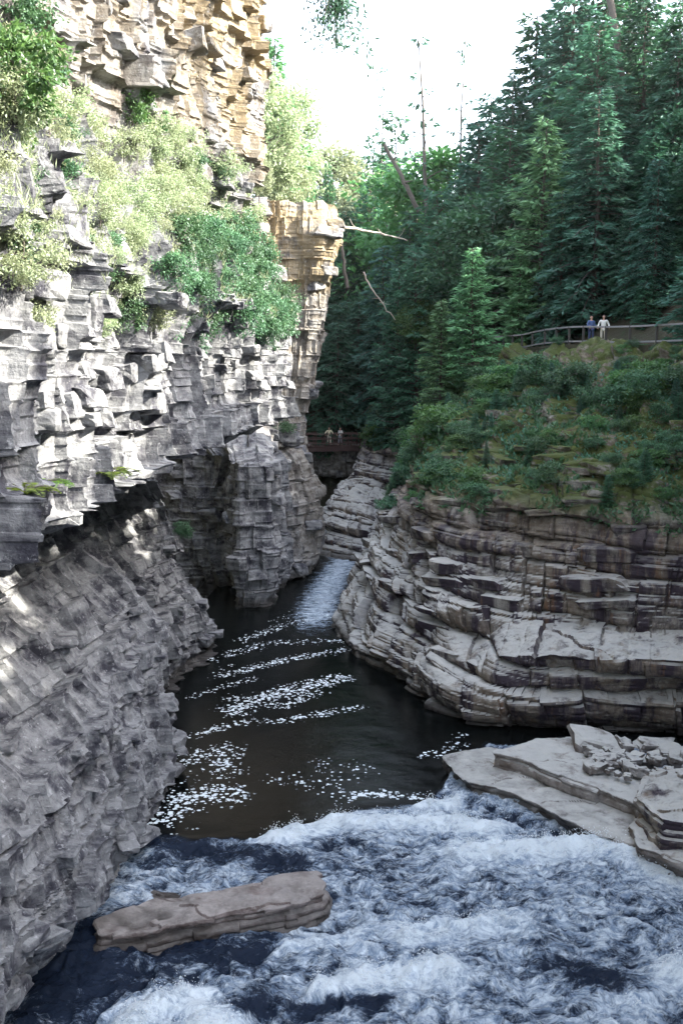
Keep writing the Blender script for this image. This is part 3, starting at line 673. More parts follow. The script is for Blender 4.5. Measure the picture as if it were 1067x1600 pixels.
def plant(kind, name, x, y, z, h, label, cat='tree', group=None, wide=1.0, rot=None, lean=0.0, variant=None, stemless=False):
    vs_ = K[kind]; cnt[kind] = cnt.get(kind, -1) + 1
    p = vs_[cnt[kind] % len(vs_) if variant is None else variant]
    e = empty(name, (x, y, z)); s = h / p['h']; e.scale = (s * wide, s * wide, s)
    e.rotation_euler = (random.uniform(-.03, .03), lean, random.uniform(0, 6.28) if rot is None else rot)
    tag(e, label, cat, group)
    a, b = PARTN.get(kind, ('leaves', 'stem'))
    link(a, p['crown'], e); link(b, p['trunk'], e)
    return e

# ------------------------------------------------------------------ the forest
placed = []
def tree_at(px, top, Y, kind, name, label, wide=1.0, group=None, lean=0.0, sink=.3, hmin=3, rot=None, variant=None, zmin=-9):
    t = PD(px, top, Y); z = max(gz(t[0], Y), zmin) - sink; h = max(hmin, t[2] - z)
    placed.append((t[0], Y)); return plant(kind, name, t[0], Y, z, h, label, 'tree', group, wide, lean=lean, rot=rot, variant=variant)
GR = 'evergreens massed on the right slope'
tree_at(742, 388, 70, 'lced', 'cedar_tree', 'pointed bright green conifer standing below the left end of the railed path', 1.25)
tree_at(690, 470, 71, 'lced', 'cedar_tree', 'shorter fresh green conifer just left of the pointed one below the path', 1.3)
tree_at(812, 400, 76, 'lced', 'cedar_tree', 'light green conifer rising behind the left end of the railing', 1.35)
tree_at(850, 190, 78, 'lced', 'cedar_tree', 'tall yellowish green conifer above the middle of the railed path', 1.2)
tree_at(880, 300, 74, 'hem', 'hemlock_tree', 'dark hemlock standing directly above the two people on the path', 1.2)
tree_at(985, 330, 69, 'hem', 'hemlock_tree', 'black green hemlock leaning over the right part of the railing', 1.3)
tree_at(1030, 250, 66, 'hem', 'hemlock_tree', 'dark hemlock at the right edge above the mossy ledge', 1.3)
tree_at(1012, 420, 65, 'ced', 'cedar_tree', 'low full conifer beside the mossy ledge at the right', 1.4)
tree_at(770, 250, 92, 'hem', 'hemlock_tree', 'blue green hemlock on the skyline left of the tall yellowish conifer', 1.2)
tree_at(725, 285, 96, 'hem', 'hemlock_tree', 'rounded dark hemlock on the skyline beside the dead pine', 1.35)
tree_at(830, 30, 98, 'hem', 'hemlock_tree', 'layered pale topped hemlock whose flat boughs stand against the sky', 1.15)
tree_at(800, 120, 94, 'hem', 'hemlock_tree', 'lower hemlock just left of the layered pale topped one', 1.1)
tree_at(900, -60, 92, 'hem', 'hemlock_tree', 'tall hemlock leaving the top of the picture near the pale topped one', 1.2)
tree_at(670, 260, 112, 'broad', 'broadleaf_tree', 'round crowned tree on the skyline below the dead pine', 1.3)
tree_at(640, 330, 104, 'hem', 'hemlock_tree', 'dark spired hemlock left of centre behind the pointed bright conifer', 1.3)
tree_at(600, 385, 100, 'hem', 'hemlock_tree', 'dark hemlock in the hollow to the right of the sandy pillar', 1.25)
tree_at(622, 420, 90, 'ced', 'cedar_tree', 'narrow drooping cedar in the hollow near the pale fallen trunk', 1.0)
tree_at(655, 395, 88, 'ced', 'cedar_tree', 'column shaped cedar standing between hollow and right slope', 1.0)
tree_at(560, 470, 105, 'hem', 'hemlock_tree', 'squat dark hemlock directly behind the walkers bridge', 1.5)
tree_at(530, 520, 107, 'hem', 'hemlock_tree', 'shadowed hemlock touching the left side of the hollow', 1.5)
tree_at(500, 420, 108, 'hem', 'hemlock_tree', 'shadowed hemlock half hidden by the sandy pillar', 1.5)
tree_at(600, 560, 101, 'ced', 'cedar_tree', 'small cedar at the right end of the walkers bridge', 1.4)
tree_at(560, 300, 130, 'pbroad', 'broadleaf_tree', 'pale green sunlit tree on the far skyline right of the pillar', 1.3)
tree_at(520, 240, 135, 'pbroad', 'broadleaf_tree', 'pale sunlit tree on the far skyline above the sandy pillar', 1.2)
tree_at(612, 170, 124, 'pine', 'pine_tree', 'tall sparse pine with flat tiers of boughs on the far skyline', 1.1, lean=-.06, rot=2.0)
tree_at(585, 200, 130, 'pine', 'pine_tree', 'slighter sparse pine behind the flat tiered one', .8, lean=-.04)
tree_at(650, 225, 128, 'pine', 'pine_tree', 'short sparse pine to the right of the flat tiered one', .8)
tree_at(596, 100, 136, 'snag', 'dead_pine', 'thin bare pine top with a few boughs far off against the sky', .8, lean=-.04, rot=1.0)
tree_at(700, 42, 104, 'snag', 'dead_pine', 'leaning dead pine with bare trunk and few boughs against the sky', 1.0, lean=-.13, rot=0, variant=0)
tree_at(728, 60, 106, 'snag', 'dead_pine', 'straighter dead pine crossing the leaning one against the sky', .7, lean=-.05, rot=0, variant=1)
for px, top, Y, kd, lab in [(870, 20, 96, 'hem', 'full dark hemlock on the skyline right of the pale topped one'), (755, 190, 100, 'hem', 'hemlock on the skyline to the right of the dead pines'), (790, 200, 88, 'ced', 'cedar half way down the slope under the pale topped hemlock'),
    (940, 40, 84, 'ced', 'mid green cedar high on the slope near the bare trunk'), (1010, -40, 86, 'hem', 'great dark hemlock near the upper right corner'), (1060, 60, 76, 'hem', 'dark hemlock cut by the right edge near the upper corner'), (690, 300, 98, 'ced', 'cedar on the skyline right of the leaning trunk'),
    (575, 290, 122, 'ced', 'pale far cedar below the flat tiered pine'), (540, 330, 116, 'hem', 'hemlock standing behind the bleached jutting trunk'), (950, -90, 98, 'hem', 'towering hemlock behind the bare grey trunk at the top'), (985, -30, 92, 'ced', 'cedar filling the skyline right of the bare grey trunk'), (905, 30, 104, 'hem', 'far hemlock on the skyline left of the bare grey trunk'), (770, 150, 104, 'hem', 'far hemlock filling the skyline left of the pale topped one')]:
    tree_at(px, top, Y, kd, {'hem': 'hemlock_tree', 'ced': 'cedar_tree'}[kd], lab, 1.25)
# left plateau, in the sun
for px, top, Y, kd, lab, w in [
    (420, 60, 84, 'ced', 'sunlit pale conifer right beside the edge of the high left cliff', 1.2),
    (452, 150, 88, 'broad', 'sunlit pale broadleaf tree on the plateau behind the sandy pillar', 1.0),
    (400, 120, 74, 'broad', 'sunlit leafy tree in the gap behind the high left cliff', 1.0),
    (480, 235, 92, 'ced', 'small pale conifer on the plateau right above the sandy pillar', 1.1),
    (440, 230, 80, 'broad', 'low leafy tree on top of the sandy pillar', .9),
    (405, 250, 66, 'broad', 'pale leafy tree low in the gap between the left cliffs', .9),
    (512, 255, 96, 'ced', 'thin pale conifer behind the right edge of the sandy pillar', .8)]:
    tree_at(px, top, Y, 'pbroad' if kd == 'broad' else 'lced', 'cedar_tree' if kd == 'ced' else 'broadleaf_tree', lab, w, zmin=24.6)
# fill of the slopes: one tree per cell of a jittered lattice
def place_name(px, py):
    if py < 260: v_ = 'high on the right slope'
    elif py < 430: v_ = 'half way up the right slope'
    else: v_ = 'low on the right slope above the path'
    return v_
LM = [('the dead pines on the skyline', 715, 120), ('the tall yellowish conifer', 850, 260), ('the two people on the railed path', 925, 505), ('the pale topped hemlock', 830, 60),
      ('the pointed bright conifer', 745, 470), ('the bridge with two walkers', 520, 685), ('the sandy pillar', 480, 450), ('the mossy ledge by the path', 1020, 490), ('the upper right corner', 1060, 20), ('the pale fallen trunk', 580, 365)]
LML = [('the upper left corner', 0, 40), ('the left edge sprigs', 10, 330), ('the large leaved clump', 210, 200), ('the rust stained block', 10, 600), ('the sandy pillar', 470, 400), ('the upper left cliff', 330, 300),
       ('the overhang corner', 410, 600), ('the middle of the bench', 250, 400), ('the sprigs at the left edge', 30, 200), ('the ledge above the ferns', 150, 600)]
LMR = LM + [('the pale bluish bush', 660, 690), ('the mossy rock', 850, 740), ('the pale dead branch', 1017, 715), ('the right end of the railing', 1060, 560), ('the left end of the railing', 780, 560), ('the rim of the right cliff', 760, 800), ('the stained rock face', 980, 830)]
def where_label(what, px, py, LM=LM):
    n_, ax, ay = min(LM, key=lambda q: (q[1] - px) ** 2 + (q[2] - py) ** 2)
    dx, dy = px - ax, py - ay; d = math.hypot(dx, dy)
    ve = 'above' if dy < -30 else 'below' if dy > 30 else ''; ho = 'left of' if dx < -25 else 'right of' if dx > 25 else ''
    if n_ == 'the upper right corner': ve = 'under' if dy > 40 else ''; ho = 'left of' if dx < -40 else ''
    w = (ve + ' and ' + ho if ve and ho else ve + ho) or 'beside'
    return f"{what} {'close ' if d < 75 else 'well ' if d > 150 else ''}{w} {n_}"
r_ = np.random.default_rng(5)
gy = 58.0; nfill = 0
while gy < 150:
    stepx = 3.6 + (gy - 58) * .02
    gx = (path_x(gy) + 2.6 if gy < 98 else -16) + r_.uniform(0, 2)
    while gx < 48 + (gy - 58) * .4:
        x = gx + r_.normal(0, .8); y = gy + r_.normal(0, .9); gx += stepx * r_.uniform(.85, 1.25)
        if gy < 98 and x < path_x(y) + 2.0: continue
        if any((x - a) ** 2 + (y - b) ** 2 < 5 for a, b in placed): continue
        if (x - 15.8) ** 2 + (y - 62.8) ** 2 < 42: continue
        z = float(H(x, y)); px, py = proj((x, y, z + 8))
        if px > 1220 or px < 440: continue
        kd = ('hem', 'hem', 'ced', 'hem', 'broad', 'ced')[r_.integers(0, 6)]
        h = r_.uniform(10, 17) if kd == 'hem' else r_.uniform(8, 13)
        if gy < 70: h *= .8
        if px < 800: h = min(h, max(7, 13.5))
        if 640 < px < 800 and y > 96: h *= .75
        nm = {'hem': 'hemlock_tree', 'ced': 'cedar_tree', 'broad': 'broadleaf_tree'}[kd]
        ad = {'hem': 'dark hemlock', 'ced': 'mid green cedar', 'broad': 'leafy broadleaf tree'}[kd]
        sz = 'tall' if h > 12.5 else 'shorter'
        if y > 100: where = 'in the far wood beyond the walkers bridge' if px < 640 else 'in the far wood behind the right slope'
        else: where = place_name(px, py)
        lab = where_label(sz + ' ' + ad, *proj((x, y, z + h * .8)))
        placed.append((x, y)); nfill += 1
        plant('dbroad' if kd == 'broad' else kd, nm, x, y, z - .3, h, lab, 'tree', 'trees filling the wooded slopes', r_.uniform(1.3, 1.75))
    gy += 3.7 + (gy - 58) * .03
print('fill trees', nfill)
# woods on the right bank beside and beyond the viewpoint (unseen, set and sized to shade the gorge)
for i in range(50):
    y = -14 + 64 * ((i * .618) % 1); x = float(path_x(max(y, 30))) * 0 + (r_.uniform(17.5, 22) if i % 2 else r_.uniform(22, 34))
    if y > 34: x = path_x(y) + 3 + r_.uniform(0, 10)
    z = max(float(H(x, y)), 4); h = r_.uniform(17, 22) if y > 25 else (r_.uniform(15, 18) if x < 24 else 12)
    if proj((x, max(y, 1), z + 10))[0] < 1120 and y > 5: continue
    plant('hem', 'hemlock_tree', x, y, z - .4, h, 'unseen tall hemlock in the right bank wood sized to shade the gorge', 'tree', 'unseen tall hemlocks in the right bank wood sized to shade the gorge', 1.4)

for i in range(7):  # unseen hemlocks added to keep sun out of the left recess
    y = 33 + i * 3.0; x = .335 * y + 8.8 + (i % 2) * 1.2; z = max(gz(x, y), 8)
    plant('hem', 'hemlock_tree', x, y, z - .5, 21 + (i % 3), 'unseen tall hemlock added on the right bank for shade', 'tree', 'unseen tall hemlocks added on the right bank for shade', 1.25)

for x, y, h in ((22.3, 55.5, 17), (24.5, 52.5, 19), (27, 50, 19), (23.5, 58.5, 18)):  # hemlocks added to cast shade on the far left cliff
    plant('hem', 'hemlock_tree', x, y, gz(x, y) - .4, h, 'tall hemlock added beyond the right edge to shade the far cliff', 'tree', 'tall hemlocks added beyond the right edge to shade the far cliff', 1.35)

# ------------------------------------------------------------------ rocks that can be picked apart
def rock_mesh(name, seed, mat, flat=1.0, cuts=3, rough=.16):
    r = np.random.default_rng(seed)
    bm = bmesh.new(); bmesh.ops.create_cube(bm, size=1.0)
    bmesh.ops.bevel(bm, geom=list(bm.edges), offset=.09, segments=1, affect='EDGES')
    bmesh.ops.subdivide_edges(bm, edges=[e for e in bm.edges if e.calc_length() > .4], cuts=cuts, use_grid_fill=True)
    sh = r.normal(0, .14, 4)
    for vtx in bm.verts:
        p = vtx.co; n = perlin(p.x * 1.7 + seed, p.y * 1.7, p.z * 1.7) * rough * 1.6 + perlin(p.x * 4 + seed, p.y * 4, p.z * 4) * rough * .5
        q = p * (1 + float(n)); q.x += sh[0] * p.z + sh[1] * p.y; q.y += sh[2] * p.z; q.z += sh[3] * p.x * .5
        vtx.co = q
    me = bpy.data.meshes.new(name); bm.to_mesh(me); bm.free(); me.materials.append(mat)
    return me
BLK = [rock_mesh('rock_block', 200 + i, M['rock_l'], cuts=2, rough=.13) for i in range(8)]
BLKR = [rock_mesh('ledge_stone', 220 + i, M['rock_r'], cuts=2, rough=.16) for i in range(6)]
def stick(P1, Nn, meshes, parent, n, seed, size, name, vr, ok=lambda p: True, out=(.0, .2), flatf=(.45, .8), long=(.8, 1.5)):
    r = np.random.default_rng(seed); nu, nv = P1.shape[:2]; got = 0; tries = 0
    while got < n and tries < n * 30:
        tries += 1
        i = int(r.integers(2, nu - 2)); j = int(r.integers(int(vr[0] * nv), int(vr[1] * nv)))
        p = P1[i, j]
        if not ok(p): continue
        px, py = proj(p)
        if not (-30 < px < 1100 and -30 < py < 1630): continue
        nr = unit(Nn[i, j]); s = r.uniform(*size) * (1 + .25 * (p[1] - 30) / 30)
        o = bpy.data.objects.new(name, meshes[int(r.integers(0, len(meshes)))]); col.objects.link(o); o.parent = parent
        az = math.atan2(nr[1], nr[0]) + r.normal(0, .22)
        q = p + nr * r.uniform(*out) * s; o.location = q
        o.rotation_euler = (r.normal(0, .07), r.normal(0, .07), az)
        o.scale = (s * r.uniform(.7, 1.1), s * r.uniform(*long), s * r.uniform(*flatf)); got += 1
    print(name, got)
stick(LP1, LN, BLK, lc, 190, 1, (.4, .85), 'rock_block', (.36, .95), ok=lambda p: p[1] > 18 and (p[2] > 8.5 or p[1] > 37) and not (17.3 < p[2] < 20.6) and (p[2] < 20 or hsh(p[1] * 7, p[2] * 3) > .6))
stick(LP1, LN, BLK, lc, 70, 5, (.35, .8), 'rock_block', (.02, .4), ok=lambda p: p[1] > 17 and .5 < p[2] < 8.5, out=(-.15, .08), flatf=(.35, .6), long=(.9, 1.9))
stick(FP1, FN, BLK, fc, 120, 2, (.6, 1.1), 'rock_block', (.05, .97), out=(0, .1))
stick(RP1, RN, BLKR, rc, 150, 3, (.5, 1.1), 'ledge_stone', (.12, .8), ok=lambda p: not (2.3 < p[2] < 4.3 and p[0] > 4.5), out=(-.28, -.02), flatf=(.3, .6), long=(1.2, 2.4))
# one rust stained block that shows at the very left of the wall
def on_wall(P1, px, py, rad=5):
    q = P1[::3, ::3].reshape(-1, 3)
    z = q[:, 2] - CAM_Z; f = q[:, 1] * math.cos(TH) - z * math.sin(TH); u = q[:, 1] * math.sin(TH) + z * math.cos(TH)
    X_ = 533.5 + 1600 * q[:, 0] / f; Y_ = 800 - 1600 * u / f
    d = np.hypot(X_ - px, Y_ - py); i = np.where((d < rad) & (f > 2))[0]
    if len(i) == 0: i = np.array([np.argmin(np.where(f > 2, d, 1e9))])
    return q[i[np.argmin(f[i])]]
M['rust'] = simple_mat('rust_stained_rock', (.11, .035, .015), .85, .45, 5)
me = rock_mesh('rock_block', 260, M['rust'], cuts=2); o = link('rock_block', me, lc); o.location = on_wall(LP1, -6, 612) + np.array((-.12, -.05, 0)); o.scale = (.5, .35, .6); o['label'] = 'rust orange stained block'

# ------------------------------------------------------------------ slabs at the waterside
def slab(name, top_px, z_top, mat, zb=-.6, under=.15, lay=.22, seed=0, label=None, cat=None, tiltx=0.0, tilty=0.0, h=.05, kind=None, grow=.0, relief=.05, world=None, rough=.14):
    """layered slab: outline read on the level z_top, edges stepped in beds"""
    P = np.array([PZ(a, b, z_top)[:2] for a, b in top_px]) if world is None else np.array(world)
    c = P.mean(0); r = np.random.default_rng(seed)
    Pc = np.concatenate([P, P[:1]]); sl = np.concatenate([[0], np.cumsum(np.linalg.norm(np.diff(Pc, axis=0), axis=1))])
    nu = max(40, int(sl[-1] / h)); s = np.linspace(0, sl[-1], nu, endpoint=False)
    ox = np.interp(s, sl, Pc[:, 0]); oy = np.interp(s, sl, Pc[:, 1])
    area = .5 * np.sum(Pc[:-1, 0] * Pc[1:, 1] - Pc[1:, 0] * Pc[:-1, 1]); sg = -1 if area > 0 else 1
    zside = np.arange(zb, z_top, h); nin = max(6, int(np.hypot(*(P - c).T).max() / h / 1.3))
    rows = []
    tx = np.gradient(ox); ty = np.gradient(oy); nn = np.stack([ty, -tx], -1) * (1 if area > 0 else -1); nn = unit(nn)
    bl = np.cumsum(np.concatenate([[zb], r.uniform(lay * .5, lay * 1.6, 60)]))
    for z in zside:
        zt = z + .06 * perlin(s * .5, z, seed)
        li = np.clip(np.searchsorted(bl, zt) - 1, 0, 58); f = (zt - bl[li]) / (bl[li + 1] - bl[li])
        cell = np.floor(s / (1.0 + .8 * hsh(li, 3, seed)) + hsh(li, 2, seed) * 9)
        off = (hsh(li, cell, seed) - .5) * .22 + (hsh(li, 5, seed) - .5) * .2 + np.sqrt(np.clip(1 - (2 * f - 1) ** 2, 0, 1)) * .07 + grow * (z_top - z) - under * sstep(.7, 0, z - 0) * 1
        off = off + rough * fbm(ox * 1.2, oy * 1.2, z * 1.5 + seed, 4)
        rows.append(np.stack([ox + nn[:, 0] * off, oy + nn[:, 1] * off, z + 0 * s], -1))
    e0 = rows[-1]
    for q in np.linspace(0, 1, nin)[0:]:
        x = e0[:, 0] * (1 - q) + c[0] * q; y = e0[:, 1] * (1 - q) + c[1] * q
        rel = fbm(x * .9, y * .9 * 2, seed, 4) * relief * 2 + np.floor(2.5 * fbm(x * .3, y * .7, seed + 3., 3) + .12 * fbm(x * 3, y * 3, 1., 2)) * relief * .6
        rows.append(np.stack([x, y, z_top + rel * min(1, q * 6) + fbm(x * 3, y * 4, seed + 8., 3) * .03 - .03 * (q == 0)], -1))
    G = np.stack(rows, 1)
    G[..., 2] += ((G[..., 0] - c[0]) * tiltx + (G[..., 1] - c[1]) * tilty) * sstep(zb, zb + .5, G[..., 2])
    f = grid_faces(G.shape[0], G.shape[1], True)
    if area < 0: f = f[:, ::-1]
    me = np_mesh(name, G.reshape(-1, 3), f, mat, False, {'tone': hsh(np.floor(G[..., 2] * 4), 1, seed) * .6})
    return me, c
def slab_thing(name, label, cat, specs, mat, group=None, part='slab'):
    e = empty(name, (0, 0, 0)); first = None
    for i, kw in enumerate(specs):
        me, c = slab(part, mat=mat, seed=300 + i + len(label), **kw)
        if first is None: e.location = (c[0], c[1], 0); first = c
        o = link(part, me, e); o.location = (-first[0], -first[1], 0)
    tag(e, label, cat, group); return e
slab_thing('rock_shelf', 'large pale stepped rock shelf running out into the rapids at the right', 'rock shelf', [
    dict(top_px=[(770, 1176), (835, 1154), (892, 1151), (930, 1172), (985, 1190), (1040, 1225), (1010, 1262), (950, 1238), (880, 1214), (812, 1186)], z_top=1.15, zb=.3, tiltx=-.02, relief=.03),
    dict(top_px=[(697, 1181), (760, 1168), (880, 1180), (1000, 1235), (1035, 1275), (990, 1312), (935, 1300), (860, 1262), (800, 1235), (735, 1222), (712, 1200)], z_top=.62, zb=-.8, relief=.05),
    dict(top_px=[(985, 1288), (1020, 1262), (1120, 1290), (1150, 1370), (1067, 1345), (1005, 1322)], z_top=.95, zb=-.8, relief=.08)], M['rock_pale'])
slab_thing('rock_outcrop', 'dark lichen spotted outcrop rising behind the pale rock shelf', 'rock', [
    dict(top_px=[(1000, 1240), (1012, 1205), (1080, 1200), (1150, 1240), (1120, 1290), (1040, 1275)], z_top=1.9, zb=-.2, relief=.14, tiltx=.05)], M['rock_r'])
slab_thing('rock_block', 'long pinkish flat topped rock lying in the white water', 'rock', [
    dict(top_px=[(150, 1430), (235, 1402), (330, 1396), (420, 1382), (492, 1372), (504, 1386), (500, 1402), (420, 1418), (300, 1432), (205, 1447), (160, 1448)], z_top=.7, zb=-.7, tiltx=.055, relief=.11, lay=.14, h=.04, grow=.35, under=.0, rough=.2)], M['rock_river'])
slab_thing('rock_block', 'low dark rock just breaking the water behind the long pinkish one', 'rock', [
    dict(top_px=[(200, 1400), (240, 1388), (270, 1392), (300, 1402), (240, 1412)], z_top=.22, zb=-.5, relief=.1, h=.06)], M['rock_river'])
# rubble between shelf and cliff
rb = [rock_mesh('stone', 400 + i, M['rock_pale'], cuts=2, rough=.22) for i in range(6)]
def boulder(px, py, z, s, label, rz, group=None, sc=(1, .8, .6), mat_i=0):
    o = link('boulder' if s > .8 else 'stone', rb[mat_i % 6]); p = PZ(px, py, z); o.location = p; o.scale = (s * sc[0], s * sc[1], s * sc[2]); o.rotation_euler = (random.uniform(-.2, .2), random.uniform(-.2, .2), rz)
    tag(o, label, 'boulder' if s > .8 else 'stone', group); return o
for i, (px, py, z, s, lab, sc) in enumerate([
    (932, 1164, 1.3, 1.5, 'biggest boulder with flat pale top behind the rock shelf', (1.1, .7, .42)),
    (975, 1172, 1.2, .9, 'upright pale boulder leaning right of the biggest one', (.6, .7, .8)),
    (997, 1190, 1.1, 1.0, 'slanting pointed boulder in the middle of the rubble', (1.2, .6, .35)),
    (1025, 1164, 1.4, 1.1, 'long dark flat boulder at the cliff foot behind the rubble', (1.3, .6, .3)),
    (1045, 1178, 1.3, .85, 'rounded grey boulder near the right edge of the rubble', (1, .8, .6)),
    (1066, 1185, 1.3, 1.0, 'boulder cut by the right edge of the picture', (1, .8, .6))]):
    boulder(px, py, z, s, lab, random.uniform(-.4, .4), None, sc, i)
for i in range(60):
    t = random.random(); px = 915 + 165 * t; py = 1172 + 34 * random.random() + (12 if px > 960 else 0) * random.random(); s = random.uniform(.18, .5)
    boulder(px, py, 1.35 + max(0, px - 1000) * .008, s, 'small pale stone lying loose in the rubble behind the rock shelf', random.uniform(0, 3), 'loose stones in the rubble', (1, .8, .65), i)

# ------------------------------------------------------------------ railed path
rp = np.array([PD(773, 549, 78), PD(815, 547, 73), PD(845, 541, 70), PD(880, 538, 66), PD(912, 538, 63), PD(960, 540, 60.5), PD(1010, 539, 58), PD(1067, 537, 56), PD(1120, 535, 54), PD(1200, 533, 51)])
sl = np.concatenate([[0], np.cumsum(np.linalg.norm(np.diff(rp[:, :2], axis=0), axis=1))])
def rpt(s): return np.array([np.interp(s, sl, rp[:, i]) for i in range(3)])
ss_ = np.linspace(0, sl[-1], 60); pp_ = np.array([rpt(s) for s in ss_]); tt_ = unit(np.gradient(pp_, axis=0)); nn_ = np.stack([-tt_[:, 1], tt_[:, 0], 0 * tt_[:, 0]], -1)
if nn_[30, 1] < 0: nn_ = -nn_
V = np.stack([pp_ - nn_ * .15 - [0, 0, 1.2], pp_ - nn_ * .15, pp_ + nn_ * 1.7, pp_ + nn_ * 2.4 + [0, 0, .1]], 1)
o = link('footpath', np_mesh('footpath', V.reshape(-1, 3), grid_faces(60, 4), M['ground'], False)); tag(o, kind='structure')
def box_mesh(name, mat, bevel=.08):
    bm = bmesh.new(); bmesh.ops.create_cube(bm, size=1.0); bmesh.ops.bevel(bm, geom=list(bm.edges), offset=bevel, segments=1, affect='EDGES')
    me = bpy.data.meshes.new(name); bm.to_mesh(me); bm.free(); me.materials.append(mat); return me
BX = {k_: box_mesh('beam', M[k_], .06) for k_ in ('railwood', 'postwood', 'bridgewood', 'palewood')}
def beam(name, a, b, w, d, mat, parent):
    a = Vector(a); b = Vector(b); o = link(name, BX[mat], parent); loc = (a + b) / 2
    o.location = loc - (parent.location if parent is not None else Vector((0, 0, 0))); o.scale = (w, d, (b - a).length); o.rotation_euler = (b - a).to_track_quat('Z', 'Y').to_euler(); return o
rail = empty('railing', Vector(rp[0])); tag(rail, 'grey two bar railing winding along the path on the right slope', 'railing')
prev = None; s = 0; k_ = 0
while s < sl[-1]:
    p = rpt(s)
    beam('post', p - [0, 0, .25], p + [0, 0, 1.12], .13, .13, 'postwood', rail)
    if prev is not None:
        for hh, nm in ((1.06, 'top_rail'), (.18, 'bottom_rail')):
            beam(nm, prev + [0, 0, hh], p + [0, 0, hh], .11, .10, 'railwood', rail)
    prev = p; s += 2.1 if k_ > 3 else 1.7; k_ += 1

# ------------------------------------------------------------------ walkers bridge at the far end
A = PD(466, 697, 95); B = PD(562, 694, 96); A[2] = B[2] = 6.95
br = empty('footbridge', Vector(A)); tag(br, 'dark reddish footbridge with railing under the shadowed trees', 'footbridge')
dirv = unit(B - A); nrm = np.array([-dirv[1], dirv[0], 0])
for off in (.1, 1.3): beam('beam', A + nrm * off - [0, 0, .34], B + nrm * off - [0, 0, .34], .16, .42, 'bridgewood', br)
L_ = np.linalg.norm(B - A); npk = int(L_ / .24)
for i in range(npk):
    c_ = A + dirv * (i + .5) * L_ / npk; beam('plank', c_ - nrm * .1 - [0, 0, .09], c_ + nrm * 1.5 - [0, 0, .09], .21, .06, 'bridgewood', br)
for side in (-.05, 1.45):
    for i in range(8):
        c_ = A + dirv * L_ * i / 7 + nrm * side; beam('post', c_ - [0, 0, .4], c_ + [0, 0, 1.1], .09, .09, 'bridgewood', br)
    for hh in (1.08, .62, .2): beam('rail', A + nrm * side + [0, 0, hh], B + nrm * side + [0, 0, hh], .07, .09, 'bridgewood', br)
# abutments of the bridge are rock; low parapet wall on the right bank
pw = empty('stone_parapet', Vector(PD(612, 690, 91))); tag(pw, 'low grey parapet beside a post on the far right bank', 'wall')
a_ = PD(612, 690, 91); b_ = PD(650, 690, 90); a_[2] = b_[2] = 7.2; pw.location = a_
stm = rock_mesh('stone', 431, M['rock_pale'], cuts=1, rough=.08)
for row in range(3):
    for i in range(6):
        q_ = a_ + (b_ - a_) * (i + .5 + .3 * (row % 2)) / 6 + [0, 0, .18 + row * .27]; o = link('stone', stm, pw); o.location = Vector(q_ - a_); o.scale = (.42, .4, .3); o.rotation_euler = (0, 0, random.uniform(-.1, .1))
pst = link('gate_post', box_mesh('gate_post', M['railwood'], .05)); pst.location = PD(613, 672, 91.5); pst.scale = (.34, .34, 1.7); tag(pst, 'pale square post at the left end of the parapet', 'post')

# ------------------------------------------------------------------ fallen trunks
def log(name, pts, r0, r1, label, twigs=5, mat='palewood', seed=0):
    r = np.random.default_rng(seed); pts = np.array(pts, float); t = np.linspace(0, 1, len(pts)); q = np.linspace(0, 1, 14)
    p = np.stack([np.interp(q, t, pts[:, i]) for i in range(3)], -1); p[1:-1] += r.normal(0, .05, (12, 3))
    e = empty(name, Vector(p[0])); tv, tf = tubes([(p - p[0], np.linspace(r0, r1, 14))], 7); link('stem', np_mesh('stem', tv, tf, M[mat], True), e)
    for i in range(twigs):
        k_ = int(r.integers(3, 13)); d_ = unit(r.normal(0, 1, 3) + np.array([0, 0, .2])) * r.uniform(.4, 1.1)
        tv, tf = tubes([(np.array([[0, 0, 0], d_ * .5 + r.normal(0, .05, 3), d_]), [r1 * .6, r1 * .4, .008])], 5); o = link('twig', np_mesh('twig', tv, tf, M[mat], True), e); o.location = Vector(p[k_] - p[0])
    tag(e, label, 'fallen tree'); return e
log('fallen_trunk', [PD(508, 352, 77), PD(560, 358, 80), PD(600, 366, 83), PD(636, 376, 86)], .13, .04, 'long bleached trunk jutting out from the top of the sandy pillar', 7, seed=1)
log('fallen_trunk', [PD(568, 425, 84), PD(580, 450, 84), PD(600, 478, 84.5), PD(617, 500, 85)], .07, .035, 'thin bleached pole leaning in the dark hollow', 4, seed=2)
log('dead_branch', [PD(1010, 690, 50), PD(1017, 720, 49), PD(1019, 738, 49)], .05, .02, 'short pale dead branch hanging in the shrubs at the right edge', 4, seed=3)
log('bare_trunk', [PD(944, -60, 86), PD(956, 20, 86), PD(970, 120, 86), PD(985, 260, 86)], .3, .26, 'grey bare trunk showing at the top of the right slope', 0, 'bark', seed=4)
log('bare_trunk', [PD(533, 380, 92), PD(537, 410, 92), PD(543, 450, 92)], .14, .17, 'grey trunk standing beside the sandy pillar', 1, 'bark', seed=6)
log('bare_trunk', [PD(600, 225, 100), PD(630, 280, 100), PD(655, 330, 100)], .16, .24, 'leaning trunk below the flat tiered pine', 3, 'bark', seed=7)

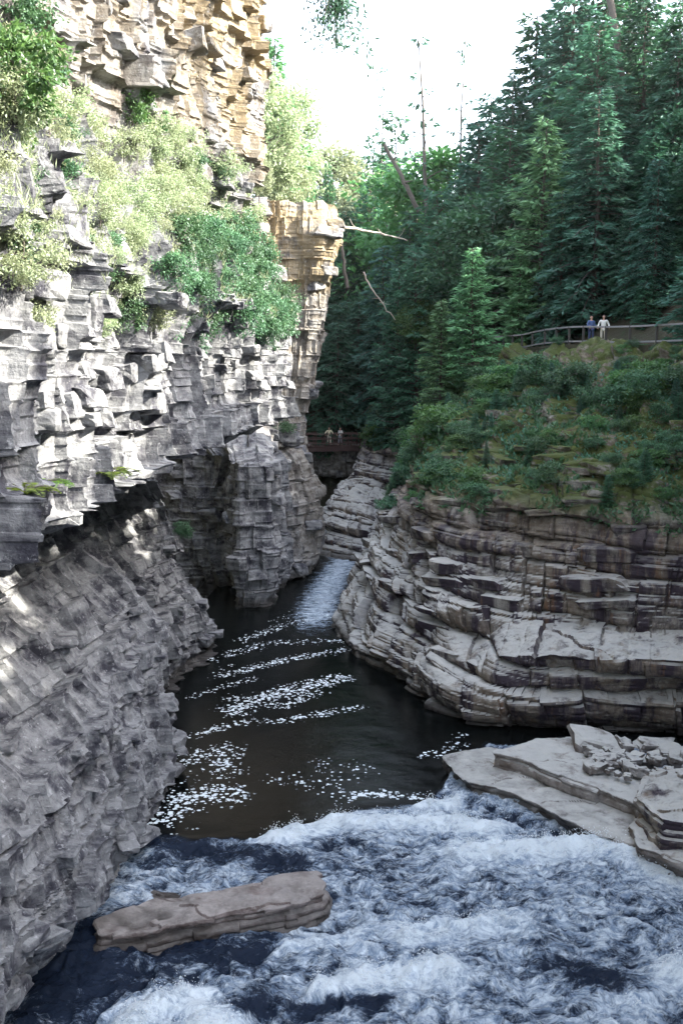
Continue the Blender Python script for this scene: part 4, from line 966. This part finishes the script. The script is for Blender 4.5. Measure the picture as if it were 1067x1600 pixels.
# ------------------------------------------------------------------ people
def skin_obj(name, verts, edges, radii, mat, parent, sub=1, root=0):
    me = bpy.data.meshes.new(name); me.from_pydata([tuple(v) for v in verts], edges, []); o = link(name, me)
    o.modifiers.new('skin', 'SKIN'); sk = me.skin_vertices[0].data
    for i, r in enumerate(radii):
        rr = r if isinstance(r, tuple) else (r, r); sk[i].radius = rr; sk[i].use_root = (i == root)
    s_ = o.modifiers.new('sub', 'SUBSURF'); s_.levels = sub; s_.render_levels = sub
    dg = bpy.context.evaluated_depsgraph_get(); dg.update()
    m2 = bpy.data.meshes.new_from_object(o.evaluated_get(dg)); bpy.data.objects.remove(o); m2.name = name
    m2.materials.clear(); m2.materials.append(mat)
    for p in m2.polygons: p.use_smooth = True
    return link(name, m2, parent)
M['skin'] = simple_mat('skin', (.45, .27, .2), .6, .08); M['hair'] = simple_mat('brown_hair', (.05, .03, .02), .7, .2); M['shoe'] = simple_mat('shoe_leather', (.05, .04, .035), .6, .1)
M['c_cream'] = simple_mat('cream_cloth', (.72, .66, .48), .9, .08); M['c_tan'] = simple_mat('pale_trousers', (.58, .54, .46), .9, .08); M['c_white'] = simple_mat('white_cloth', (.78, .78, .74), .9, .06)
M['c_grey'] = simple_mat('grey_trousers', (.36, .38, .42), .9, .1); M['c_blue'] = simple_mat('blue_jacket', (.09, .14, .30), .85, .12); M['c_navy'] = simple_mat('blue_trousers', (.05, .07, .16), .9, .1)
def person(loc, face, label, shirt, trousers, H_=1.72, stride=.25, armo=.22, handsy=.05, bend=0.0, step=1, look=0.0, elbow=.12):
    e = empty('person', loc); e.rotation_euler = (0, 0, face); tag(e, label, 'person')
    # figure faces -y locally
    k_ = H_ / 1.72
    P_ = {'pel': (0, 0, .93), 'bel': (0, -.005, 1.08), 'che': (0, .0, 1.28), 'neckb': (0, .01, 1.45), 'neck': (0, -.005, 1.51), 'jaw': (0, -.03, 1.575), 'head': (0, -.005, 1.63), 'crown': (0, .005, 1.69)}
    for s_, nm in ((-1, 'l'), (1, 'r')):
        f_ = -stride * s_ * step
        P_['hip' + nm] = (.095 * s_, 0, .88); P_['kne' + nm] = (.11 * s_, f_ * .5 - .03, .49); P_['ank' + nm] = (.11 * s_, f_, .09); P_['toe' + nm] = (.125 * s_, f_ - .17, .035)
        P_['sho' + nm] = (.185 * s_, 0, 1.41); P_['elb' + nm] = ((.19 + armo * .5) * s_, .04 + f_ * -.15, 1.14); P_['wri' + nm] = ((.20 + armo * .5) * s_, -elbow + f_ * -.4, .92 + elbow * .7)
        w = np.array(P_['wri' + nm]); P_['pal' + nm] = tuple(w + np.array([0, -.03, -.07]))
    V_, E_, R_ = [], [], []; idx = {}
    def add(nm, co, r): idx[nm] = len(V_); V_.append(Vector(co) * k_); R_.append(tuple(x * k_ for x in r) if isinstance(r, tuple) else r * k_); return idx[nm]
    rad = {'pel': (.15, .10), 'bel': (.13, .09), 'che': (.155, .10), 'neckb': .06, 'neck': .052, 'jaw': (.062, .07), 'head': (.075, .092), 'crown': (.055, .07)}
    for nm, r in rad.items(): add(nm, P_[nm], r)
    for a, b in zip(list(rad)[:-1], list(rad)[1:]): E_.append((idx[a], idx[b]))
    n_ = add('nose', (0, -.112, 1.615), .014); E_.append((idx['head'], n_))
    for s_, nm in ((-1, 'l'), (1, 'r')):
        n_ = add('ear' + nm, (.088 * s_, .01, 1.62), .014); E_.append((idx['head'], n_))
        for q, r in (('hip', .078), ('kne', .055), ('ank', .038), ('toe', .03)): add(q + nm, P_[q + nm], r)
        E_ += [(idx['pel'], idx['hip' + nm]), (idx['hip' + nm], idx['kne' + nm]), (idx['kne' + nm], idx['ank' + nm]), (idx['ank' + nm], idx['toe' + nm])]
        for q, r in (('sho', .052), ('elb', .038), ('wri', .026), ('pal', (.036, .018))): add(q + nm, P_[q + nm], r)
        E_ += [(idx['che'], idx['sho' + nm]), (idx['sho' + nm], idx['elb' + nm]), (idx['elb' + nm], idx['wri' + nm]), (idx['wri' + nm], idx['pal' + nm])]
        pal = np.array(P_['pal' + nm])
        for fi, (oy, ln) in enumerate(((-.03, .07), (-.01, .082), (.01, .076), (.028, .06))):
            a_ = add(f'f{fi}{nm}', pal + [0, oy * .9 - .005, -.035], .009); b_ = add(f'g{fi}{nm}', pal + [-.012 * s_, oy - .012, -.035 - ln * .9], .0075); E_ += [(idx['pal' + nm], a_), (a_, b_)]
        a_ = add('th' + nm, pal + [-.008 * s_, -.05, -.005], .010); b_ = add('ti' + nm, pal + [-.014 * s_, -.065, -.04], .009); E_ += [(idx['wri' + nm], a_), (a_, b_)]
    skin_obj('body', V_, E_, R_, M['skin'], e, 1)
    def chain(name, names, edges, rs_, mat):
        vv_ = [Vector(c) * k_ for c in names]; skin_obj(name, vv_, edges, [tuple(x * k_ for x in r) if isinstance(r, tuple) else r * k_ for r in rs_], mat, e, 1)
    el = {nm: tuple(np.array(P_['elb' + nm]) * .75 + np.array(P_['sho' + nm]) * .25) for nm in 'lr'}
    fl_ = {nm: tuple(np.array(P_['wri' + nm]) * .9 + np.array(P_['elb' + nm]) * .1) for nm in 'lr'}
    chain('shirt', [(0, 0, .90), P_['bel'], P_['che'], (0, .01, 1.44), P_['shol'], P_['elbl'], fl_['l'], P_['shor'], P_['elbr'], fl_['r']],
          [(0, 1), (1, 2), (2, 3), (2, 4), (4, 5), (5, 6), (2, 7), (7, 8), (8, 9)], [(.172, .125), (.158, .115), (.178, .122), (.085, .08), .074, .057, .042, .074, .057, .042], shirt)
    chain('trousers', [(0, 0, .97), P_['hipl'], P_['knel'], tuple(np.array(P_['ankl']) + [0, 0, .01]), P_['hipr'], P_['kner'], tuple(np.array(P_['ankr']) + [0, 0, .01])],
          [(0, 1), (1, 2), (2, 3), (0, 4), (4, 5), (5, 6)], [(.155, .115), .098, .076, .062, .098, .076, .062], trousers)
    chain('hair', [(0, .03, 1.60), (0, .035, 1.66), (0, .005, 1.715)], [(0, 1), (1, 2)], [(.07, .06), (.085, .085), (.07, .08)], M['hair'])
    for nm in 'lr':
        chain('shoe', [tuple(np.array(P_['ank' + nm]) + [0, .03, -.045]), tuple(np.array(P_['toe' + nm]) + [0, 0, .005])], [(0, 1)], [(.045, .045), (.042, .032)], M['shoe'])
    return e
c1 = A + (B - A) * .52 + nrm * .7; c2 = A + (B - A) * .70 + nrm * .6
person(Vector(c1) - Vector((0, 0, .06)), R(8), 'person in a cream shirt and pale trousers walking on the footbridge', M['c_cream'], M['c_tan'], 1.74, .16, .34, elbow=.16)
person(Vector(c2) - Vector((0, 0, .06)), R(-38), 'person in a white shirt and grey trousers on the footbridge', M['c_white'], M['c_grey'], 1.70, .12, .14, step=-1, elbow=.2)
q1 = PD(917, 537, 63.6); q1[2] = rpt(12)[2]
def on_path(px, D, off=.5):
    q_ = PD(px, 540, D); i = np.argmin(np.hypot(pp_[:, 0] - q_[0], pp_[:, 1] - q_[1])); w = pp_[i] + nn_[i] * off; w = w.copy(); w[0] = (px - 533.5) / 1600 * w[1] * 1.0; return Vector((w[0], w[1], pp_[i][2]))
person(on_path(917, 63.2), R(20), 'person in a blue jacket and dark blue trousers standing at the path railing', M['c_blue'], M['c_navy'], 1.72, .04, .1, elbow=.26)
person(on_path(936, 62.6, .75), R(-12), 'person in a white shirt standing beside the one in blue on the path', M['c_white'], M['c_tan'], 1.76, .05, .22, step=-1, elbow=.2)

# ------------------------------------------------------------------ plants on the rocks
def fern_mesh(seed):
    r = np.random.default_rng(seed); C, D, Up, Ls, Ws, T, paths = [], [], [], [], [], [], []
    for i in range(16):
        az = r.uniform(0, 6.28); L = r.uniform(.35, .6); d = np.array([math.cos(az), math.sin(az), 0]); q = np.linspace(.08, 1, 16)
        p = d * L * q[:, None] + np.array([0, 0, 1.]) * (L * (.9 * q - .85 * q ** 2))[:, None]; paths.append((p, np.linspace(.006, .002, 16)))
        sd = np.array([-d[1], d[0], 0])
        for sg in (-1, 1):
            C.append(p); D.append(unit(sd * sg + d * .5 + [0, 0, -.15] + r.normal(0, .08, (16, 3)))); Up.append(unit(np.array([0, 0, 1.]) + r.normal(0, .15, (16, 3))))
            Ls.append(.14 * np.sin(np.pi * np.clip(q * .85 + .1, 0, 1)) + .02); Ws.append(np.full(16, .035)); T.append(np.clip(.5 + r.normal(0, .25, 16), 0, 1))
    v, f, t = kites(*[np.concatenate(a) for a in (C, D, Up, Ls, Ws)], np.concatenate(T)); tv, tf = tubes(paths, 4)
    return dict(crown=np_mesh('fronds', v, f, M['fern'], False, {'tone': t}), trunk=np_mesh('stalks', tv, tf, M['bark'], True), h=.5, tris=len(f) * 2)
K['fern'] = [fern_mesh(1), fern_mesh(2)]; PARTN['fern'] = ('fronds', 'stalks')
for px, py, h, lab in [(165, 742, .62, 'bright fern tuft on a ledge in the middle of the left wall'), (60, 762, .55, 'yellow green fern on the ledge at the left edge of the picture'), (35, 770, .5, 'second fern lower left on the same ledge'), (90, 765, .4, 'small fern to the right of the yellow green one')]:
    p = on_wall(LP1, px, py); plant('fern', 'fern', p[0] + .05, p[1], p[2] - .05, h, lab, 'fern')
for px, py, h, kd, lab, P_1 in [(445, 682, 1.5, 'shrub', 'fresh green shrub on the flat top of the lower pillar', FP1), (345, 785, .8, 'bushg', 'tuft of leaves on the dark lower wall under the overhang', LP1), (330, 815, .6, 'bushg', 'smaller tuft just below it on the dark lower wall', LP1),
                                (205, 190, .9, 'shrubl', 'clump of large bright leaves against the upper left cliff', LP1), (240, 195, .7, 'shrubl', 'second clump of large bright leaves beside the first', LP1), (15, 170, 1.1, 'shrubl', 'bright leafy sprigs at the upper left edge', LP1), (10, 230, .9, 'shrubl', 'yellow green sprigs lower at the upper left edge', LP1)]:
    p = on_wall(P_1, px, py); plant(kd, 'shrub', p[0] + .1, p[1], p[2] - .15, h, lab, 'shrub')
# the overgrown bench of the left cliff
r_ = np.random.default_rng(9); nu, nv = LP1.shape[:2]; j0 = int(np.searchsorted(Lvv, 7.3)); j1 = int(np.searchsorted(Lvv, 9.15)); i = 0; tries = 0
while i < 275 and tries < 4000:
    tries += 1
    a = int(r_.integers(0, nu)); b = int(r_.integers(j0, j1)); p = LP1[a, b]
    px, py = proj(p)
    if not (-40 < px < 445 and 0 < py < 640): continue
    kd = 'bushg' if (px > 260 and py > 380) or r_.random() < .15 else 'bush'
    h = r_.uniform(.5, 1.25) * (1 + max(0, p[1] - 30) / 45)
    ad = 'dusty green' if kd == 'bushg' else 'sunlit pale green'
    where = 'at the left edge' if px < 110 else 'below the upper left cliff' if px < 270 else 'near the corner of the left cliff'
    if p[1] < 25: h *= .75
    lab = where_label(('larger ' if h > 1.0 else 'low ' if h < .7 else '') + ad + ' bush', px, py, LML)
    plant(kd, 'bush', p[0], p[1], p[2] - .12, h, lab, 'bush', 'bushes along the left bench'); i += 1
# shrubs on the right bank slope
nu, nv = RP1.shape[:2]; i = 0; tries = 0
while i < 350 and tries < 16000:
    tries += 1
    a = int(r_.integers(0, nu)); lv = r_.uniform(5.0, 7.6) if r_.random() < .62 else r_.uniform(6.1, 7.3); b = int(np.searchsorted(Rvv, lv)); b = min(b, nv - 1); p = RP1[a, b]
    px, py = proj(p)
    if not (610 < px < 1110 and 480 < py < 830): continue
    if lv < 5.4 and r_.random() < .3: continue
    if 870 < px < 960 and py < 575 and r_.random() < .7: continue
    small = lv < 6.2
    kd = ('shrub', 'ced', 'shrubl', 'shrubl', 'shrub', 'hem', 'shrub', 'shrubl')[r_.integers(0, 8)]
    h = {'shrub': r_.uniform(.9, 2.0), 'shrubl': r_.uniform(.8, 1.8), 'ced': r_.uniform(1.8, 4), 'hem': r_.uniform(1.5, 3.2)}[kd] * (.65 if small else 1)
    if px > 880 and py < 600: h = min(h, 1.3)
    if lv > 6.5:
        h = min(h, .6)
        if 890 < px < 960: continue
        if kd in ('ced', 'hem') or 780 < px < 850: continue
    elif lv > 6.2: h = min(h, 1.6)
    if small: h = min(h, r_.uniform(.5, 1.6))
    ad = {'shrub': 'dark leafy shrub', 'shrubl': 'bright leafy shrub', 'ced': 'young cedar', 'hem': 'young hemlock'}[kd]
    where = ('under the left end of the railed path' if px < 800 else 'under the two people on the path' if px < 960 else 'under the right end of the railed path') if not small else \
            ('on the mossy rock left of the slope' if px < 760 else 'on the mossy rock in the middle of the slope' if px < 920 else 'on the mossy rock at the right edge')
    hz = 'taller ' if h > (2.6 if kd in ('ced', 'hem') else 1.4) else 'low '
    plant(kd, {'shrub': 'shrub', 'shrubl': 'shrub', 'ced': 'young_cedar', 'hem': 'young_hemlock'}[kd], p[0], p[1], p[2] - .15, h, where_label(hz + ad, px, py, LMR), 'shrub' if 'shrub' in kd else 'tree', 'undergrowth on the right bank', r_.uniform(1.1, 1.6)); i += 1
# plants round the bridge
for px, py, D_, h, kd, lab in [(585, 700, 93, 2.4, 'shrubl', 'leafy bush hiding the right end of the footbridge'), (605, 705, 92, 2.2, 'shrub', 'dark bush to the right of the footbridge'), (615, 665, 96, 3, 'shrub', 'bush above and right of the footbridge'),
                               (680, 690, 62, 2.4, 'shrubl', 'pale bluish bush at the left foot of the right slope'), (668, 720, 64, 1.8, 'shrub', 'lower bush at the left foot of the right slope'), (640, 705, 84, 2.2, 'shrub', 'bush growing in front of the grey parapet'),
                               (620, 770, 84, .8, 'shrub', 'low growth on the flat rock top in the distance'), (655, 560, 88, 5, 'broad', 'small broadleaf tree above the grey parapet')]:
    p = PD(px, py, D_); plant(kd, 'bush' if kd != 'broad' else 'broadleaf_tree', p[0], p[1], p[2] - .3, h, lab, 'bush' if kd != 'broad' else 'tree', None, 1.2)

# tree that overhangs from the cliff top
def over_tree():
    r = np.random.default_rng(77); C, D, Up, Ls, Ws, T = [], [], [], [], [], []
    base = np.array([-6.0, 39, 37.2]); lim = [base, base + [1.2, -.5, 1.8], base + [3.5, -1.2, 1.0], base + [5.3, -1.8, -4.5], base + [5.9, -2.2, -10.4]]
    paths = [(np.array(lim) - base, [.28, .22, .15, .09, .03]), (np.array([base, base + [.2, .4, 3.5], base + [-.3, .6, 8]]) - base, [.3, .22, .1])]
    for i in range(230):
        t = r.uniform(.35, 1) * 4; a = int(min(3, t)); c0 = lim[a] + (lim[a + 1] - lim[a]) * (t - a)
        e_ = c0 + r.normal(0, 1, 3) * [.6, .6, .5] + [0.2, 0, -r.uniform(.2, 1.8)]
        paths.append((np.array([c0, (c0 + e_) / 2 + [0, 0, .15], e_]) - base, [.022, .012, .005]))
        n = 60; q = r.random(n)[:, None]; c = c0 * (1 - q) + e_ * q + r.normal(0, .16, (n, 3))
        C.append(c - base); D.append(unit(unit(e_ - c0)[None] * .5 + r.normal(0, .6, (n, 3)) + [0, 0, -.5])); Up.append(unit(r.normal(0, 1, (n, 3)) + [0, 0, .6])); Ls.append(r.uniform(.12, .26, n)); Ws.append(r.uniform(.05, .09, n)); T.append(r.random(n))
    v, f, tn = kites(*[np.concatenate(a) for a in (C, D, Up, Ls, Ws)], np.concatenate(T)); tv, tf = tubes(paths, 6)
    e = empty('overhanging_tree', Vector(base)); link('crown', np_mesh('crown', v, f, M['hemlock'], False, {'tone': tn}), e); link('trunk', np_mesh('trunk', tv, tf, M['bark'], True), e)
    tag(e, 'dark bough hanging into the sky from above the high left cliff', 'tree')
over_tree()

# ground cover on the slopes (nobody could count it)
def cover(name, P1, vv, lv, n, L, mat, thr, seed, zr, blade=False):
    r = np.random.default_rng(seed); nu, nv = P1.shape[:2]
    a = r.integers(0, nu, n * 4); b = np.searchsorted(vv, r.uniform(lv[0], lv[1], n * 4)).clip(0, nv - 1); p = P1[a, b]
    nz = fbm(p[:, 0] * .8, p[:, 1] * .8, p[:, 2] * .8 + seed, 3) + r.normal(0, .06, len(p))
    q = p + unit(p * 0 + [0, 0, CAM_Z] - p) * 0
    f_ = q[:, 1] * math.cos(TH); X_ = 533.5 + 1600 * q[:, 0] / np.maximum(f_, 1)
    ok = (nz > thr) & (p[:, 2] > zr[0]) & (p[:, 2] < zr[1]) & (X_ > -60) & (X_ < 1130) & (p[:, 1] > 12); p = p[ok][:n]; m_ = len(p)
    d = unit(r.normal(0, 1 if not blade else .45, (m_, 3)) + [0, 0, .7 if not blade else 1.2]); up = unit(r.normal(0, .6, (m_, 3)) + [0, 0, 1] if not blade else r.normal(0, 1, (m_, 3)))
    le = L * r.uniform(.5, 1.5, m_) * np.clip(p[:, 1] / 45, .5, 1.4)
    v_, f2, t_ = kites(p + r.normal(0, .05, (m_, 3)), d, up, le, le * (.5 if not blade else .10), np.clip(r.normal(.5, .25, m_), 0, 1))
    tag(link(name, np_mesh(name, v_, f2, M[mat], False, {'tone': t_})), kind='stuff')
cover('ground_cover', RP1, Rvv, (4.95, 7.6), 40000, .22, 'shrub', .05, 3, (7.6, 14.7))
cover('slope_plants', RP1, Rvv, (5.2, 7.3), 16000, .19, 'cedar', .12, 6, (8.5, 14.3))
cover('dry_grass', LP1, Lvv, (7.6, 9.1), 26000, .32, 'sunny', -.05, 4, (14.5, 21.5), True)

# ------------------------------------------------------------------ thin summer haze
bm = bmesh.new(); bmesh.ops.create_cube(bm, size=1.0)
me = bpy.data.meshes.new('haze'); bm.to_mesh(me); bm.free()
hz = link('haze', me); hz.scale = (640, 580, 90); hz.location = (0, 150, -5 + 45); tag(hz, kind='stuff')
m, nt = new_mat('haze_air'); pv = nt.nodes.new('ShaderNodeVolumePrincipled'); pv.inputs['Density'].default_value = .00012; pv.inputs['Color'].default_value = (.93, .97, .95, 1); pv.inputs['Anisotropy'].default_value = .3
oo = nt.nodes.new('ShaderNodeOutputMaterial'); nt.links.new(pv.outputs[0], oo.inputs['Volume']); me.materials.append(m)
